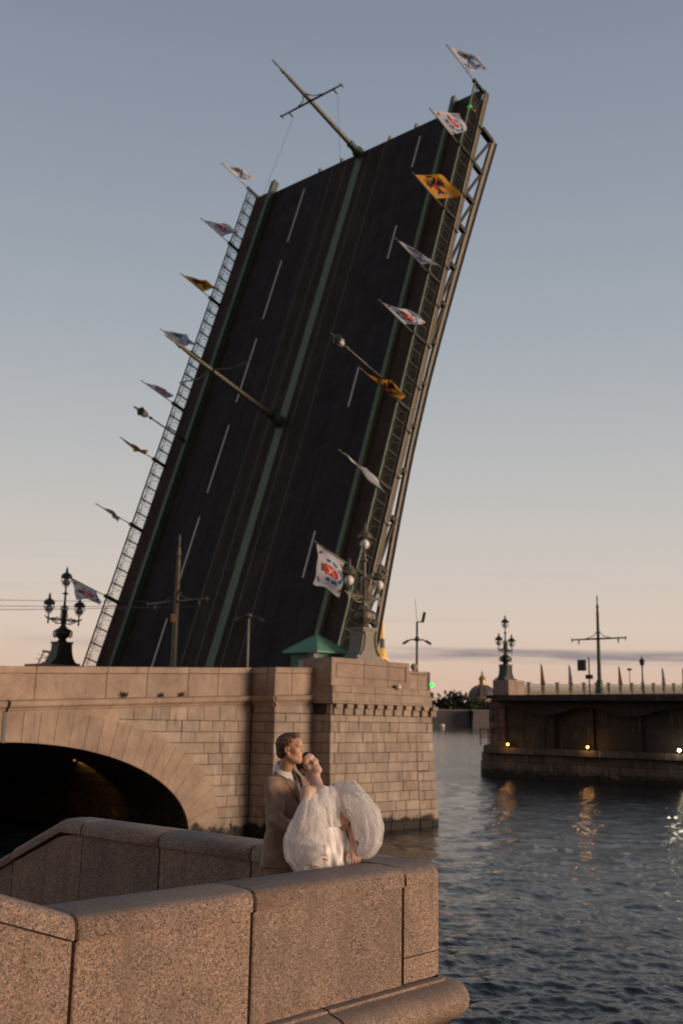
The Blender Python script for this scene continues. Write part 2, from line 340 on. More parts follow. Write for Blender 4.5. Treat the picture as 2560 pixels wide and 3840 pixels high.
# ------------------------------------------------------------------ river
def make_water():
    rs = [1.5, 3.0, 4.5]; r = 5.5
    while r < 2200:
        rs.append(r); r += max(0.045, r * r / 9500.0)
    rs += [2600, 3500, 5000, 7000]
    rs = np.array(rs)
    dense = np.linspace(-radians(23), radians(23), 380)
    sparse = np.linspace(radians(23), 2 * pi - radians(23), 42)[1:-1]
    th = np.concatenate([dense, sparse]); nth = len(th); nr = len(rs)
    Rg, Tg = np.meshgrid(rs, th, indexing='ij')
    ang = YAW - Tg
    X = Rg * np.cos(ang); Y = Rg * np.sin(ang)
    dr = np.gradient(rs)[:, None] * np.ones((1, nth)); da = np.gradient(th)[None, :] * Rg
    Z = np.zeros_like(X); rng = np.random.default_rng(3)
    wind = YAW + pi + 0.3
    for i in range(120):
        lam = 0.20 * (3.6 / 0.20) ** (rng.random() ** 1.3); k = 2 * pi / lam
        a = wind + rng.normal() * 0.6; ph = rng.random() * 2 * pi
        kx, ky = k * cos(a), k * sin(a)
        amp = 0.0036 * lam ** 0.60
        # do not put in what this grid cannot carry
        rad = np.abs(kx * np.cos(ang) + ky * np.sin(ang)) * dr; tan = np.abs(-kx * np.sin(ang) + ky * np.cos(ang)) * np.minimum(da, 50)
        fade = np.clip(2.2 - rad / 0.9, 0, 1) * np.clip(2.2 - tan / 0.9, 0, 1)
        p = kx * X + ky * Y + ph + 0.8 * np.sin(0.13 * X - 0.09 * Y + i)
        Z += amp * fade * (np.sin(p) + 0.28 * np.cos(2 * p))
    v = np.stack([X, Y, Z], -1).reshape(-1, 3)
    i = np.arange(nr - 1)[:, None] * nth; j = np.arange(nth)[None, :]; j2 = (j + 1) % nth
    f = np.stack([i + j, i + j2, i + nth + j2, i + nth + j], -1).reshape(-1, 4)[:, ::-1]
    me = bpy.data.meshes.new('river')
    me.vertices.add(len(v)); me.vertices.foreach_set('co', v.ravel())
    me.loops.add(f.size); me.loops.foreach_set('vertex_index', f.ravel().astype(np.int32))
    me.polygons.add(len(f)); me.polygons.foreach_set('loop_start', np.arange(0, f.size, 4, dtype=np.int32)); me.polygons.foreach_set('loop_total', np.full(len(f), 4, dtype=np.int32))
    me.polygons.foreach_set('use_smooth', np.ones(len(f), dtype=bool)); me.update(calc_edges=True)
    if me.polygons[0].normal.z < 0: me.flip_normals()
    m, t, b = newmat('river_water'); tcn = t.nodes.new('ShaderNodeTexCoord'); P = tcn.outputs['Object']
    b.inputs['Base Color'].default_value = (0.012, 0.017, 0.022, 1); b.inputs['Roughness'].default_value = 0.07; b.inputs['IOR'].default_value = 1.33
    mp = t.nodes.new('ShaderNodeMapping'); mp.inputs['Rotation'].default_value = (0, 0, -wind); mp.inputs['Scale'].default_value = (1.0, 0.42, 1); t.links.new(P, mp.inputs[0])
    n1 = noise(t, mp.outputs[0], 2.0, 5, 0.62, 0.6); n2 = noise(t, mp.outputs[0], 9, 3, 0.6, 0.4)
    pn = noise(t, P, 0.09, 4, 0.6, 0.5); pk = ramp(t, pn.outputs[0], [(0.35, 0.45), (0.62, 1.15)])
    n0 = noise(t, mp.outputs[0], 0.55, 4, 0.55, 0.5)
    h = mathn(t, 'ADD', mathn(t, 'MULTIPLY', n1.outputs[0], mathn(t, 'MULTIPLY', pk, 0.15)), mathn(t, 'MULTIPLY', n2.outputs[0], 0.040))
    h = mathn(t, 'ADD', h, mathn(t, 'MULTIPLY', n0.outputs[0], 0.34))
    ln = t.nodes.new('ShaderNodeVectorMath'); ln.operation = 'LENGTH'; t.links.new(P, ln.inputs[0])
    h = mathn(t, 'MULTIPLY', h, ramp(t, mathn(t, 'DIVIDE', ln.outputs['Value'], 700.0), [(0.12, 1.0), (0.30, 0.55), (0.85, 0.15)]))   # calmer out on the open river
    bp = t.nodes.new('ShaderNodeBump'); bp.inputs['Strength'].default_value = 0.5; bp.inputs['Distance'].default_value = 1.0
    t.links.new(h, bp.inputs['Height']); t.links.new(bp.outputs[0], b.inputs['Normal'])
    me.materials.append(m)
    return struct(link('river_water', me))
make_water()

# ------------------------------------------------------------------ landing of the quay with its granite parapets
struct(MB().box(-30, 0.6, -60, 30, -2, 3.9).build('promenade', M['granite']))
struct(MB().box(0.6, 6.0, 5.2, 9.0, 3.0, 3.58).build('landing_floor', M['granite']))

def sweep(mb, path, prof, closed_ends=True, ch=0.0):
    """path: (x, y, nx, ny, dz); prof: closed loop of (outward, z)"""
    n = len(prof); vs = []; m = len(path)
    co = sum(p[0] for p in prof) / n; cz = sum(p[1] for p in prof) / n
    rows = []
    for i, p in enumerate(path): rows.append((p, 1.0))
    if ch:                                              # eased arrises at both ends
        def lerp(a, b, t): return tuple(x + (y - x) * t for x, y in zip(a, b))
        L0 = sqrt((path[1][0] - path[0][0]) ** 2 + (path[1][1] - path[0][1]) ** 2); L1 = sqrt((path[-1][0] - path[-2][0]) ** 2 + (path[-1][1] - path[-2][1]) ** 2)
        rows = [(path[0], -1), (lerp(path[0], path[1], min(0.4, ch / L0)), 1.0)] + [(q, 1.0) for q in path[1:-1]] + [(lerp(path[-1], path[-2], min(0.4, ch / L1)), 1.0), (path[-1], -1)]
    for (x, y, nx, ny, dz), k in rows:
        for o, z in prof:
            if k < 0:
                d = sqrt((o - co) ** 2 + (z - cz) ** 2) or 1; o, z = o - (o - co) / d * ch * 1.2, z - (z - cz) / d * ch * 1.2
            vs.append((x + nx * o, y + ny * o, z + dz))
    fs = []
    for i in range(len(rows) - 1):
        for k in range(n): k2 = (k + 1) % n; fs.append((i * n + k, i * n + k2, (i + 1) * n + k2, (i + 1) * n + k))
    fs.append(tuple(range(n - 1, -1, -1))); fs.append(tuple((len(rows) - 1) * n + k for k in range(n)))
    mb.add(vs, fs); return mb

def coping_prof(t, zt=4.5, zb=4.378):                    # t = thickness, outward 0 at the face
    return [(0.0, zb), (0.0, zt - 0.056), (-0.008, zt - 0.031), (-0.028, zt - 0.010), (-0.062, zt - 0.001), (-t * 0.5, zt + 0.006), (-t + 0.07, zt - 0.003), (-t + 0.03, zt - 0.018), (-t + 0.01, zt - 0.045), (-t, zt - 0.08), (-t, zb)]
def arcpath(cx, cy, r, a0, a1, n=7):
    return [(cx + r * cos(a), cy + r * sin(a), cos(a), sin(a), 0) for a in [a0 + (a1 - a0) * i / n for i in range(n + 1)]]
VF = 4.70; UE = 6.385; TH = 0.46
par = thing('granite_parapet', 'speckled pink granite parapet with rounded coping round the quay landing in front of the couple', 'parapet', (0, 0, 0))
G = M['granite']
def front(u0, u1): return [(u0, VF, 0, -1, 0), (u1, VF, 0, -1, 0)]
def endp(v0, v1): return [(UE, v0, 1, 0, 0), (UE, v1, 1, 0, 0)]
cp = coping_prof(TH)
for u0, u1 in ((3.247, 4.459), (4.477, 5.880)):
    smooth_by_angle(sweep(MB(), front(u0, u1), cp, ch=0.012).build('coping_stone', G, par), 50)
# ramped coping towards the promenade
SL = 0.345
smooth_by_angle(sweep(MB(), [(1.0, VF, 0, -1, SL * 2.235), (3.233, VF, 0, -1, 0.0)], cp, ch=0.012).build('coping_stone', G, par), 50)
# corner coping turns the corner
CR = 0.20
cpath = [(5.894, VF, 0, -1, 0)] + arcpath(UE - CR, VF + CR, CR, -pi / 2, 0) + [(UE, 5.18, 1, 0, 0)]
cc = [(0.0, 4.378), (0.0, 4.425), (-0.012, 4.455), (-0.04, 4.482), (-0.085, 4.497), (-0.19, 4.5065), (-0.19, 4.378)]
mb = sweep(MB(), cpath, cc); mb.box(5.896, UE - 0.185, VF + 0.185, 5.178, 4.378, 4.506)
smooth_by_angle(mb.build('coping_stone', G, par), 50)
for v0, v1 in ((5.192, 6.36), (6.372, 7.53), (7.542, 8.71)):
    smooth_by_angle(sweep(MB(), endp(v0, v1), coping_prof(0.42), ch=0.012).build('coping_stone', G, par), 50)
smooth_by_angle(sweep(MB(), [(UE, 8.722, 1, 0, 0), (UE, 9.06, 1, 0, 0), (UE, 9.08, 1, 0, -0.006), (UE, 9.9, 1, 0, -0.345)], coping_prof(0.42)).build('coping_stone', G, par), 50)
smooth_by_angle(sweep(MB(), [(UE, 9.912, 1, 0, -0.365), (UE, 13.2, 1, 0, -1.68)], coping_prof(0.42), ch=0.012).build('coping_stone', G, par), 50)
# wall slabs under the coping
bo = -0.022
def slab(z0, z1, t): return [(bo, z0), (bo, z1), (-t + 0.02, z1), (-t + 0.02, z0)]
for u0, u1 in ((3.250, 4.457), (4.479, 5.877)):
    sweep(MB(), front(u0, u1), slab(3.738, 4.374, TH), ch=0.01).build('wall_stone', G, par)
fr = frame((0, VF + 0.022, 0), (1, 0, 0), (0, 0, 1), (0, -1, 0))
MB().stone([(1.0, 3.738), (3.231, 3.738), (3.231, 4.374), (1.0, 4.374 + SL * 2.231)], fr, 0, -0.42, 0.01).build('wall_stone', G, par)
b1 = [(5.896, VF, 0, -1, 0)] + arcpath(UE - 0.14, VF + 0.14, 0.14, -pi / 2, 0) + [(UE, 5.176, 1, 0, 0)]
for z0, z1 in ((3.745, 3.905), (3.912, 4.374)):
    mb = sweep(MB(), b1, [(bo, z0), (bo, z1), (-0.13, z1), (-0.13, z0)]); mb.box(5.898, UE - 0.125, VF + 0.125, 5.174, z0 + 0.002, z1 - 0.002)
    smooth_by_angle(mb.build('wall_stone', G, par), 30)
for v0, v1 in ((5.194, 6.358), (6.374, 7.528), (7.544, 8.708)):
    sweep(MB(), endp(v0, v1), slab(3.738, 4.374, 0.42), ch=0.01).build('wall_stone', G, par)
fe = frame((UE - 0.022, 0, 0), (0, 1, 0), (0, 0, 1), (1, 0, 0))
MB().stone([(8.722, 3.1), (9.896, 3.1), (9.896, 4.01), (9.14, 4.315), (9.0, 4.35), (8.722, 4.374)], fe, 0, -0.37, 0.01).build('wall_stone', G, par)
MB().stone([(9.912, 2.0), (13.2, 2.0), (13.2, 2.69), (9.912, 4.005)], fe, 0, -0.37, 0.01).build('wall_stone', G, par)
# rolled base moulding (torus) and the quay wall below it
tor = [(-0.3, 3.44), (0.055, 3.44), (0.10, 3.475)] + [(0.065 + 0.135 * cos(a), 3.588 + 0.116 * sin(a)) for a in [radians(x) for x in (-55, -35, -15, 5, 25, 45, 65, 85)]] + [(0.03, 3.712), (0.022, 3.728), (-0.02, 3.733), (-0.3, 3.733)]
UT = UE - 0.03
tp = [(5.105, VF, 0, -1, 0), (UT - 0.10, VF, 0, -1, 0)] + arcpath(UT - 0.10, VF + 0.10, 0.10, -pi / 2, 0, 8)[1:] + [(UT, 6.6, 1, 0, 0)]
base = thing('quay_wall', 'granite quay wall with a rolled base moulding rising from the river under the landing', 'quay wall', (0, 0, 0))
smooth_by_angle(sweep(MB(), tp, tor).build('base_moulding', G, base), 50)
smooth_by_angle(sweep(MB(), front(3.0, 5.095), tor, ch=0.012).build('base_moulding', G, base), 50)
smooth_by_angle(sweep(MB(), front(0.6, 2.99), tor, ch=0.012).build('base_moulding', G, base), 50)
smooth_by_angle(sweep(MB(), [(UT, 6.61, 1, 0, 0), (UT, 9.0, 1, 0, 0)], tor, ch=0.012).build('base_moulding', G, base), 50)
for z0, z1 in ((2.62, 3.43), (1.80, 2.61), (0.98, 1.79), (0.16, 0.97), (-0.9, 0.15)):
    sh = 0.5 if int(z0 * 10) % 2 else 0
    for u0, u1 in ((0.6, 2.3 + sh), (2.31 + sh, 4.2 + sh * 0.6), (4.21 + sh * 0.6, 6.38)):
        MB().stone([(u0, z0), (u1, z0), (u1, z1), (u0, z1)], frame((0, VF + 0.05, 0), (1, 0, 0), (0, 0, 1), (0, -1, 0)), 0, -0.5, 0.012).build('wall_stone', G, base)
    for v0, v1 in ((5.26, 7.2), (7.21, 9.4), (9.41, 11.2), (11.21, 13.2)):
        if z1 < 2.2 or v1 < 9: MB().stone([(v0, z0), (v1, z0), (v1, z1), (v0, z1)], frame((6.38, 0, 0), (0, 1, 0), (0, 0, 1), (1, 0, 0)), 0, -0.5, 0.012).build('wall_stone', G, base)
st = thing('landing_stairs', 'granite steps going down to the river behind the landing parapet', 'stairs', (0, 9.0, 0))
for i in range(9):
    MB().box(1.2, 6.0, i * 0.36, i * 0.36 + 0.40, 2.9 - i * 0.16 - 0.6, 3.42 - i * 0.16).build('step', G, st)
# ------------------------------------------------------------------ stone approach of the bridge: arch, cornice, parapet, pilaster
VM, VPL, VPR = 37.79, 36.17, 35.0
def zc(u): return 5.98 + 0.0435 * (u - 22)
def zp(u): return 7.33 + 0.0428 * (u - 21.6)
UC, AI, BI, ZI = 22.0, 9.55, 4.08, 0.30
def intr(t): return (UC + AI * sin(t), ZI + BI * cos(t))
def exf(u, z): return (abs(u - UC) / 11.35) ** 2.3 + (max(z - 0.35, 0) / 5.32) ** 2.3
def extr(t):
    u, z = intr(t); n = Vector((sin(t) / AI, cos(t) / BI)).normalized(); lo, hi = 0.0, 4.0
    if cos(t) < 0.02: return (UC + 11.33 * (1 if sin(t) > 0 else -1), z)
    for _ in range(30):
        m = (lo + hi) / 2
        if exf(u + n.x * m, z + n.y * m) < 1: lo = m
        else: hi = m
    return (u + n.x * lo, z + n.y * lo)
ab = thing('bridge_abutment', 'pinkish granite bridge approach pierced by a wide low arch, with cornice and solid parapet', 'bridge', (0, 0, 0))
fm = frame((0, VM, 0), (1, 0, 0), (0, 0, 1), (0, -1, 0))
# masonry body with the vault cut through it
arch = [intr(radians(a)) for a in np.linspace(-90, 90, 41)]
body = [(8.0, -1.5), (12.45, -1.5)] + arch + [(31.55, -1.5), (37.8, -1.5), (37.8, zc(37.8)), (8.0, zc(8.0))]
mb = MB()
for i in range(len(arch) - 1):
    (u0, z0), (u1, z1) = arch[i], arch[i + 1]
    mb.prism([(u0, z0), (u1, z1), (u1, zc(u1)), (u0, zc(u0))], fm, -0.06, -24.2)
mb.box(8.0, 12.45, VM + 0.06, 62, -1.5, zc(8.0)); mb.box(31.55, 37.8, VM + 0.06, 62, -1.5, zc(31.5))
mb.box(35.28, 37.8, VPL + 0.06, VM + 0.06, -1.5, zc(35.2))
mb.build('masonry_core', M['joint'], ab)
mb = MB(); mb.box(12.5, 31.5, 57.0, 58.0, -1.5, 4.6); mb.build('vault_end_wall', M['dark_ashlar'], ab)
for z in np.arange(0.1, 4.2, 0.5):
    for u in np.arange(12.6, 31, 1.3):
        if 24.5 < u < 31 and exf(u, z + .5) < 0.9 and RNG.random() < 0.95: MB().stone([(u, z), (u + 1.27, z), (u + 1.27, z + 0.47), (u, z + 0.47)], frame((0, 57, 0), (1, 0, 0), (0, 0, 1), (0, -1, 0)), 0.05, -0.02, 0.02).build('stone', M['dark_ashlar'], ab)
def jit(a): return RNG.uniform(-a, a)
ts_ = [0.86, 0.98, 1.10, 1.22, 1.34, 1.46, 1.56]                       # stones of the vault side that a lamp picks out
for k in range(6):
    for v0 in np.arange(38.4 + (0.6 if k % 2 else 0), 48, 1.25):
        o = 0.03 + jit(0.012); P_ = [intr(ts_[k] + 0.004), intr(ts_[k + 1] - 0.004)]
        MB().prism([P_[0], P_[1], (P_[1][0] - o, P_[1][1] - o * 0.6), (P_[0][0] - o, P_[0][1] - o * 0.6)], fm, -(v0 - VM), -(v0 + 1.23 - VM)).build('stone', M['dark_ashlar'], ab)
def voussoirs(sgn):
    cuts = list(np.linspace(0.0, 1.02, 14)) + [1.12, 1.22, 1.32, 1.43, pi / 2]
    for t0, t1 in zip(cuts[:-1], cuts[1:]):
        g = 0.0007; a0, a1 = sgn * (t0 + g), sgn * (t1 - g)
        am = (a0 + a1) / 2; pr = 0.10 + jit(0.008)
        pts = [intr(a0), intr(am), intr(a1), extr(a1), extr(am), extr(a0)]
        pts = [(u, min(z, zc(u) - 0.46)) for u, z in pts]
        MB().stone(pts, fm, pr, -0.3, 0.009).build('voussoir', M['smooth_ashlar'], ab)
voussoirs(1); voussoirs(-1)
MB().prism([(12.5, 5.2), (27.4, 5.2), (27.4, zc(27.4) - 0.44), (12.5, zc(12.5) - 0.44)], fm, 0.035, -0.05).build('frieze_stone', M['smooth_ashlar'], ab)
MB().box(UC - 0.12, UC + 0.02, VM - 0.13, VM - 0.02, 4.36, 5.55).build('expansion_joint', M['black'], ab)
LEV = [5.33, 4.82, 4.33, 3.84, 3.34, 2.85, 2.36, 1.87, 1.38, 0.89, 0.40, -0.10, -0.7]
def ext_u(z):                                            # right edge of the arch ring at height z
    if z < 0.35: return UC + 11.36
    v = 1 - (min(z - 0.35, 5.3) / 5.32) ** 2.3
    return UC + 11.36 * max(v, 0) ** (1 / 2.3)
def course_cuts(a, b, mean, ph):
    xs = [a]; x = a + mean * (0.55 if ph else 1.0) * RNG.uniform(0.8, 1.2)
    while x < b - 0.45: xs.append(x); x += mean * RNG.uniform(0.65, 1.4)
    return xs + [b]
G_ = 0.009
for i in range(len(LEV) - 1):
    z1, z0 = LEV[i], LEV[i + 1]; a0, a1 = ext_u(z0), ext_u(z1)
    cuts = course_cuts(max(a0, a1), 35.19, 1.15, i % 2)
    for j, (x0, x1) in enumerate(zip(cuts[:-1], cuts[1:])):
        p = [(x0 + G_, z0 + G_), (x1 - G_, z0 + G_), (x1 - G_, z1 - G_), (x0 + G_, z1 - G_)]
        if j == 0: p[0] = (a0 + 0.03, z0 + G_); p[3] = (a1 + 0.03, z1 - G_)
        MB().stone(p, fm, 0.03 + jit(0.014), -0.2, 0.022).build('stone', M['ashlar'], ab)
for x0, x1 in zip(np.arange(26.2, 35.2, 1.0), list(np.arange(27.2, 35.1, 1.0)) + [35.19]):
    zt0, zt1 = zc(x0) - 0.45, zc(x1) - 0.45; zb0 = max(5.33, min(5.30, 5.3)) ; e0 = 5.33
    if zt0 - e0 < 0.08: continue
    MB().stone([(x0 + G_, e0 + G_), (x1 - G_, e0 + G_), (x1 - G_, zt1), (x0 + G_, zt0)], fm, 0.03 + jit(0.01), -0.2, 0.02).build('stone', M['ashlar'], ab)
COR = [(-0.1, -0.46), (0.05, -0.46), (0.06, -0.40), (0.10, -0.37), (0.12, -0.30), (0.20, -0.27), (0.25, -0.20), (0.26, -0.05), (0.20, -0.005), (0.05, 0.02), (-0.1, 0.02)]
def run(mb, u0, u1, v, prof, zf):
    n = len(prof); vs = []
    for u in (u0, u1):
        for o, z in prof: vs.append((u, v - o, zf(u) + z))
    fs = [(k, (k + 1) % n, n + (k + 1) % n, n + k) for k in range(n)] + [tuple(range(n)), tuple(range(2 * n - 1, n - 1, -1))]
    mb.add(vs, fs); return mb
edges = [8.0, 10.7, 13.4, 16.0, 18.8, 21.95]
edges2 = [22.08, 24.4, 26.9, 29.2, 31.4, 33.4, 35.05]
for e in (edges, edges2):
    for a, b in zip(e[:-1], e[1:]): run(MB(), a + 0.008, b - 0.008, VM, COR, zc).build('cornice_stone', M['smooth_ashlar'], ab)
PAN = [(-0.45, 0.02), (0.0, 0.02), (0.0, None), (-0.45, None)]
def panel(u0, u1, v, o=0.0, th=0.45):
    f2 = frame((0, v, 0), (1, 0, 0), (0, 0, 1), (0, -1, 0))
    MB().stone([(u0 + 0.01, zc(u0) + 0.022), (u1 - 0.01, zc(u1) + 0.022), (u1 - 0.01, zp(u1) - 0.30), (u0 + 0.01, zp(u0) - 0.30)], f2, o + jit(0.006), -th, 0.02).build('parapet_panel', M['smooth_ashlar'], ab)
    MB().stone([(u0 + 0.006, zp(u0) - 0.288), (u1 - 0.006, zp(u1) - 0.288), (u1 - 0.006, zp(u1)), (u0 + 0.006, zp(u0))], f2, o + 0.035, -th - 0.03, 0.03).build('parapet_cap', M['smooth_ashlar'], ab)
pe = [8.0, 10.6, 13.2, 15.8, 18.4, 20.6, 23.25, 26.7, 28.85, 31.2, 33.0, 35.13]
for a, b in zip(pe[:-1], pe[1:]): panel(a, b, VM)
# pilaster beside the pier, standing proud of the approach wall
fp = frame((0, VPL, 0), (1, 0, 0), (0, 0, 1), (0, -1, 0)); fr_l = frame((35.19, 0, 0), (0, 1, 0), (0, 0, 1), (-1, 0, 0))
for i in range(-1, len(LEV) - 1):
    z1, z0 = (5.74, 5.33) if i < 0 else (LEV[i], LEV[i + 1])
    cuts = [35.2, 35.95, 36.9, 37.9] if i % 2 else [35.2, 36.5, 37.9]
    for x0, x1 in zip(cuts[:-1], cuts[1:]):
        zt0, zt1 = (zc(x0) - 0.05, zc(x1) - 0.05) if i < 0 else (z1, z1)
        MB().stone([(x0 + G_, z0 + G_), (x1 - G_, z0 + G_), (x1 - G_, z1 - G_), (x0 + G_, z1 - G_)], fp, 0.03 + jit(0.014), -0.2, 0.022).build('stone', M['ashlar'], ab)
    cv_ = [36.19, 37.74] if i % 2 else [36.19, 36.75, 37.74]
    for y0, y1 in zip(cv_[:-1], cv_[1:]):
        MB().stone([(y0 + G_, z0 + G_), (y1 - G_, z0 + G_), (y1 - G_, z1 - G_), (y0 + G_, z1 - G_)], fr_l, 0.0 + jit(0.01), -0.2, 0.022).build('stone', M['ashlar'], ab)
MB().stone([(35.2, 5.76), (37.9, 5.76), (37.9, zc(37.9) - 0.47), (35.2, zc(35.2) - 0.47)], fp, 0.03, -1.5, 0.02).build('stone', M['ashlar'], ab)
run(MB(), 35.05, 37.86, VPL, COR, zc).build('cornice_stone', M['smooth_ashlar'], ab)
cprof = [(o, z) for o, z in COR]
vs = []
for v in (VPL - 0.18, VM - 0.02):
    for o, z in cprof: vs.append((35.20 - o + 0.0, v, zc(35.2) + z - 0.003))
n = len(cprof); MB().add(vs, [(k, (k + 1) % n, n + (k + 1) % n, n + k) for k in range(n)] + [tuple(range(n)), tuple(range(2 * n - 1, n - 1, -1))]).build('cornice_stone', M['smooth_ashlar'], ab)
panel(35.17, 36.33, VPL, 0.0, 0.5); panel(36.33, 37.9, VPL, 0.0, 0.5)
MB().box(35.18, 35.6, VPL + 0.54, VM + 0.4, zc(35.2) + 0.025, zp(35.2) - 0.30).build('parapet_panel', M['smooth_ashlar'], ab)
MB().box(35.14, 35.64, VPL + 0.545, VM + 0.44, zp(35.2) - 0.287, zp(35.2) - 0.004).build('parapet_cap', M['smooth_ashlar'], ab)

# ------------------------------------------------------------------ river pier carrying the hinge of the opening span
pr_ = thing('bridge_pier', 'massive granite bridge pier with corbels and panelled pedestal block beside the open leaf', 'bridge pier', (0, 0, 0))
U0, U1 = 37.87, 46.0
mb = MB(); mb.box(37.95, 45.8, VPR + 0.08, 63.0, -1.5, 6.2); mb.box(38.0, 45.6, VPR + 0.1, 37.0, 6.2, 7.1); mb.build('masonry_core', M['joint'], pr_)
f5 = frame((0, VPR, 0), (1, 0, 0), (0, 0, 1), (0, -1, 0)); f5l = frame((U0, 0, 0), (0, 1, 0), (0, 0, 1), (-1, 0, 0))
PLEV = [5.72, 5.39, 4.88, 4.38, 3.88, 3.38, 2.90, 2.41, 1.92, 1.44, 0.95, 0.42, -0.10, -0.7]
for i, (z1, z0) in enumerate(zip(PLEV[:-1], PLEV[1:])):
    ue = 44.55 + 0.03 * i; bat = 0.012 * max(0, i - 4)
    cuts = course_cuts(U0, ue, 0.98, i % 2)
    if i % 2 == 0: cuts = [U0, U0 + 0.32] + [c for c in cuts[1:] if c > U0 + 0.8]
    for x0, x1 in zip(cuts[:-1], cuts[1:]):
        MB().stone([(x0 + G_, z0 + G_), (x1 - G_, z0 + G_), (x1 - G_, z1 - G_), (x0 + G_, z1 - G_)], f5, 0.02 + bat + jit(0.014), -0.2, 0.022).build('stone', M['ashlar'], pr_)
    ur = U1 + 0.035 * i + (0.06 if i > 5 else 0); dz = 0.05 if i > 5 else 0.0   # quoins of the cutwater corner
    xs = [ue, (ue + ur) / 2 + (0.25 if i % 2 else -0.3), ur]
    for x0, x1 in zip(xs[:-1], xs[1:]):
        MB().stone([(x0 + G_, z0 + G_ - dz), (x1 - G_, z0 + G_ - dz), (x1 - G_, z1 - G_ - dz), (x0 + G_, z1 - G_ - dz)], f5, (0.05 if i > 2 else 0.02) + bat + jit(0.02), -0.4, 0.025).build('stone', M['ashlar'], pr_)
    ys = [35.02, 35.55, 36.2] if i % 2 else [35.02, 36.2]
    for y0, y1 in zip(ys[:-1], ys[1:]):
        MB().stone([(y0 + G_, z0 + G_), (y1 - G_, z0 + G_), (y1 - G_, z1 - G_), (y0 + G_, z1 - G_)], f5l, jit(0.01), -0.2, 0.022).build('stone', M['ashlar'], pr_)
for x0, x1 in ((37.9, 40.0), (40.02, 42.4), (42.42, 44.7)):
    MB().stone([(x0, 5.735), (x1, 5.735), (x1, 6.262), (x0, 6.262)], f5, 0.01, -0.3, 0.01).build('stone', M['ashlar'], pr_)
for k in range(11):                                       # corbel table
    x = 38.02 + k * 0.775
    w = 0.53 if k < 9 else 0.48
    mb = MB(); mb.box(x, x + w, VPR - 0.12, VPR + 0.1, 5.735, 6.05); mb.box(x + 0.03, x + w - 0.03, VPR - 0.24, VPR + 0.1, 6.052, 6.262)
    mb.build('corbel', M['ashlar'], pr_)
for x0, x1 in ((37.70, 39.35), (39.36, 40.9), (40.91, 43.0), (43.01, 44.9)):   # projecting band
    f = frame((0, VPR - 0.27, 0), (1, 0, 0), (0, 0, 1), (0, -1, 0))
    MB().stone([(x0, 6.27), (x1, 6.27), (x1, 6.40), (x0, 6.40)], f, 0.03, -1.6, 0.02).build('band_stone', M['smooth_ashlar'], pr_)
    MB().stone([(x0, 6.405), (x1, 6.405), (x1, 6.79), (x0, 6.79)], f, 0.0, -1.6, 0.015).build('band_stone', M['ashlar'], pr_)
MB().stone([(44.91, 6.2), (45.75, 6.2), (45.75, 6.80), (44.91, 6.80)], f5, 0.22, -0.6, 0.03).build('band_stone', M['ashlar'], pr_)
for x0, x1 in ((37.82, 39.2), (39.21, 41.0), (41.01, 43.2), (43.21, 44.6), (44.61, 45.7)):
    MB().stone([(x0, 6.80), (x1, 6.80), (x1, 7.15), (x0, 7.15)], frame((0, VPR - 0.06, 0), (1, 0, 0), (0, 0, 1), (0, -1, 0)), 0.1, -2.0, 0.03).build('sill_stone', M['smooth_ashlar'], pr_)
# pedestal block with a sunk panel in three stones
xs = [37.87, 40.35, 42.25, 44.04]
for j, (x0, x1) in enumerate(zip(xs[:-1], xs[1:])):
    m_ = M['smooth_ashlar']; y = VPR; mb = MB()
    xa = x0 + (0.34 if j == 0 else 0); xb = x1 - (0.30 if j == 2 else 0)
    g = 0.017
    mb.box(x0 + g, x1 - g, y + 0.09, y + 1.99, 7.16, 8.50)
    mb.box(x0 + g, x1 - g, y, y + 0.089, 7.165, 7.50); mb.box(x0 + g, x1 - g, y, y + 0.089, 8.27, 8.515)
    if j == 0: mb.box(x0 + g, xa, y, y + 0.089, 7.501, 8.269)
    if j == 2: mb.box(xb, x1 - g, y, y + 0.089, 7.501, 8.269)
    pa, pb = (xa + 0.07 if j == 0 else x0 + g), (xb - 0.07 if j == 2 else x1 - g)
    mb.box(pa, pb, y + 0.012, y + 0.089, 7.575, 8.195)
    mb.build('pedestal_stone', m_, pr_)
for z0, z1 in ((7.16, 7.95), (7.96, 8.12)):
    MB().stone([(44.06, z0), (44.85, z0), (44.85, z1), (44.06, z1)], frame((0, VPR + 0.1, 0), (1, 0, 0), (0, 0, 1), (0, -1, 0)), 0.0 if z0 < 7.5 else 0.04, -1.2, 0.02).build('pedestal_stone', M['smooth_ashlar'], pr_)
    MB().stone([(44.86, z0), (45.72, z0), (45.72, z1), (44.86, z1)], frame((0, VPR + 0.1, 0), (1, 0, 0), (0, 0, 1), (0, -1, 0)), 0.0 if z0 < 7.5 else 0.04, -1.2, 0.02).build('pedestal_stone', M['smooth_ashlar'], pr_)
# far end of the pier: a plain pedestal for the other lamp
MB().box(38.2, 44.0, 61.6, 63.6, 6.21, 8.80).build('pedestal_stone', M['smooth_ashlar'], pr_)
# deck of the approach
mb = MB()
mb.add([(8, 38.3, zc(8) + 0.03), (41.2, 38.3, zc(41.2) + 0.03), (41.2, 61.9, zc(41.2) + 0.03), (8, 61.9, zc(8) + 0.03), (8, 38.3, 5.0), (41.2, 38.3, 5.0), (41.2, 61.9, 5.0), (8, 61.9, 5.0)],
       [(0, 1, 2, 3), (7, 6, 5, 4), (0, 4, 5, 1), (1, 5, 6, 2), (2, 6, 7, 3), (3, 7, 4, 0)])
struct(mb.build('approach_road', M['asphalt']))
tag(MB().prism([(8, zc(8) + 0.04), (41, zc(41) + 0.04), (41, zp(41)), (8, zp(8))], frame((0, 62.0, 0), (1, 0, 0), (0, 0, 1), (0, -1, 0)), 0, -0.5).build('approach_parapet', M['smooth_ashlar']), 'low solid parapet along the far side of the stone approach', 'parapet')

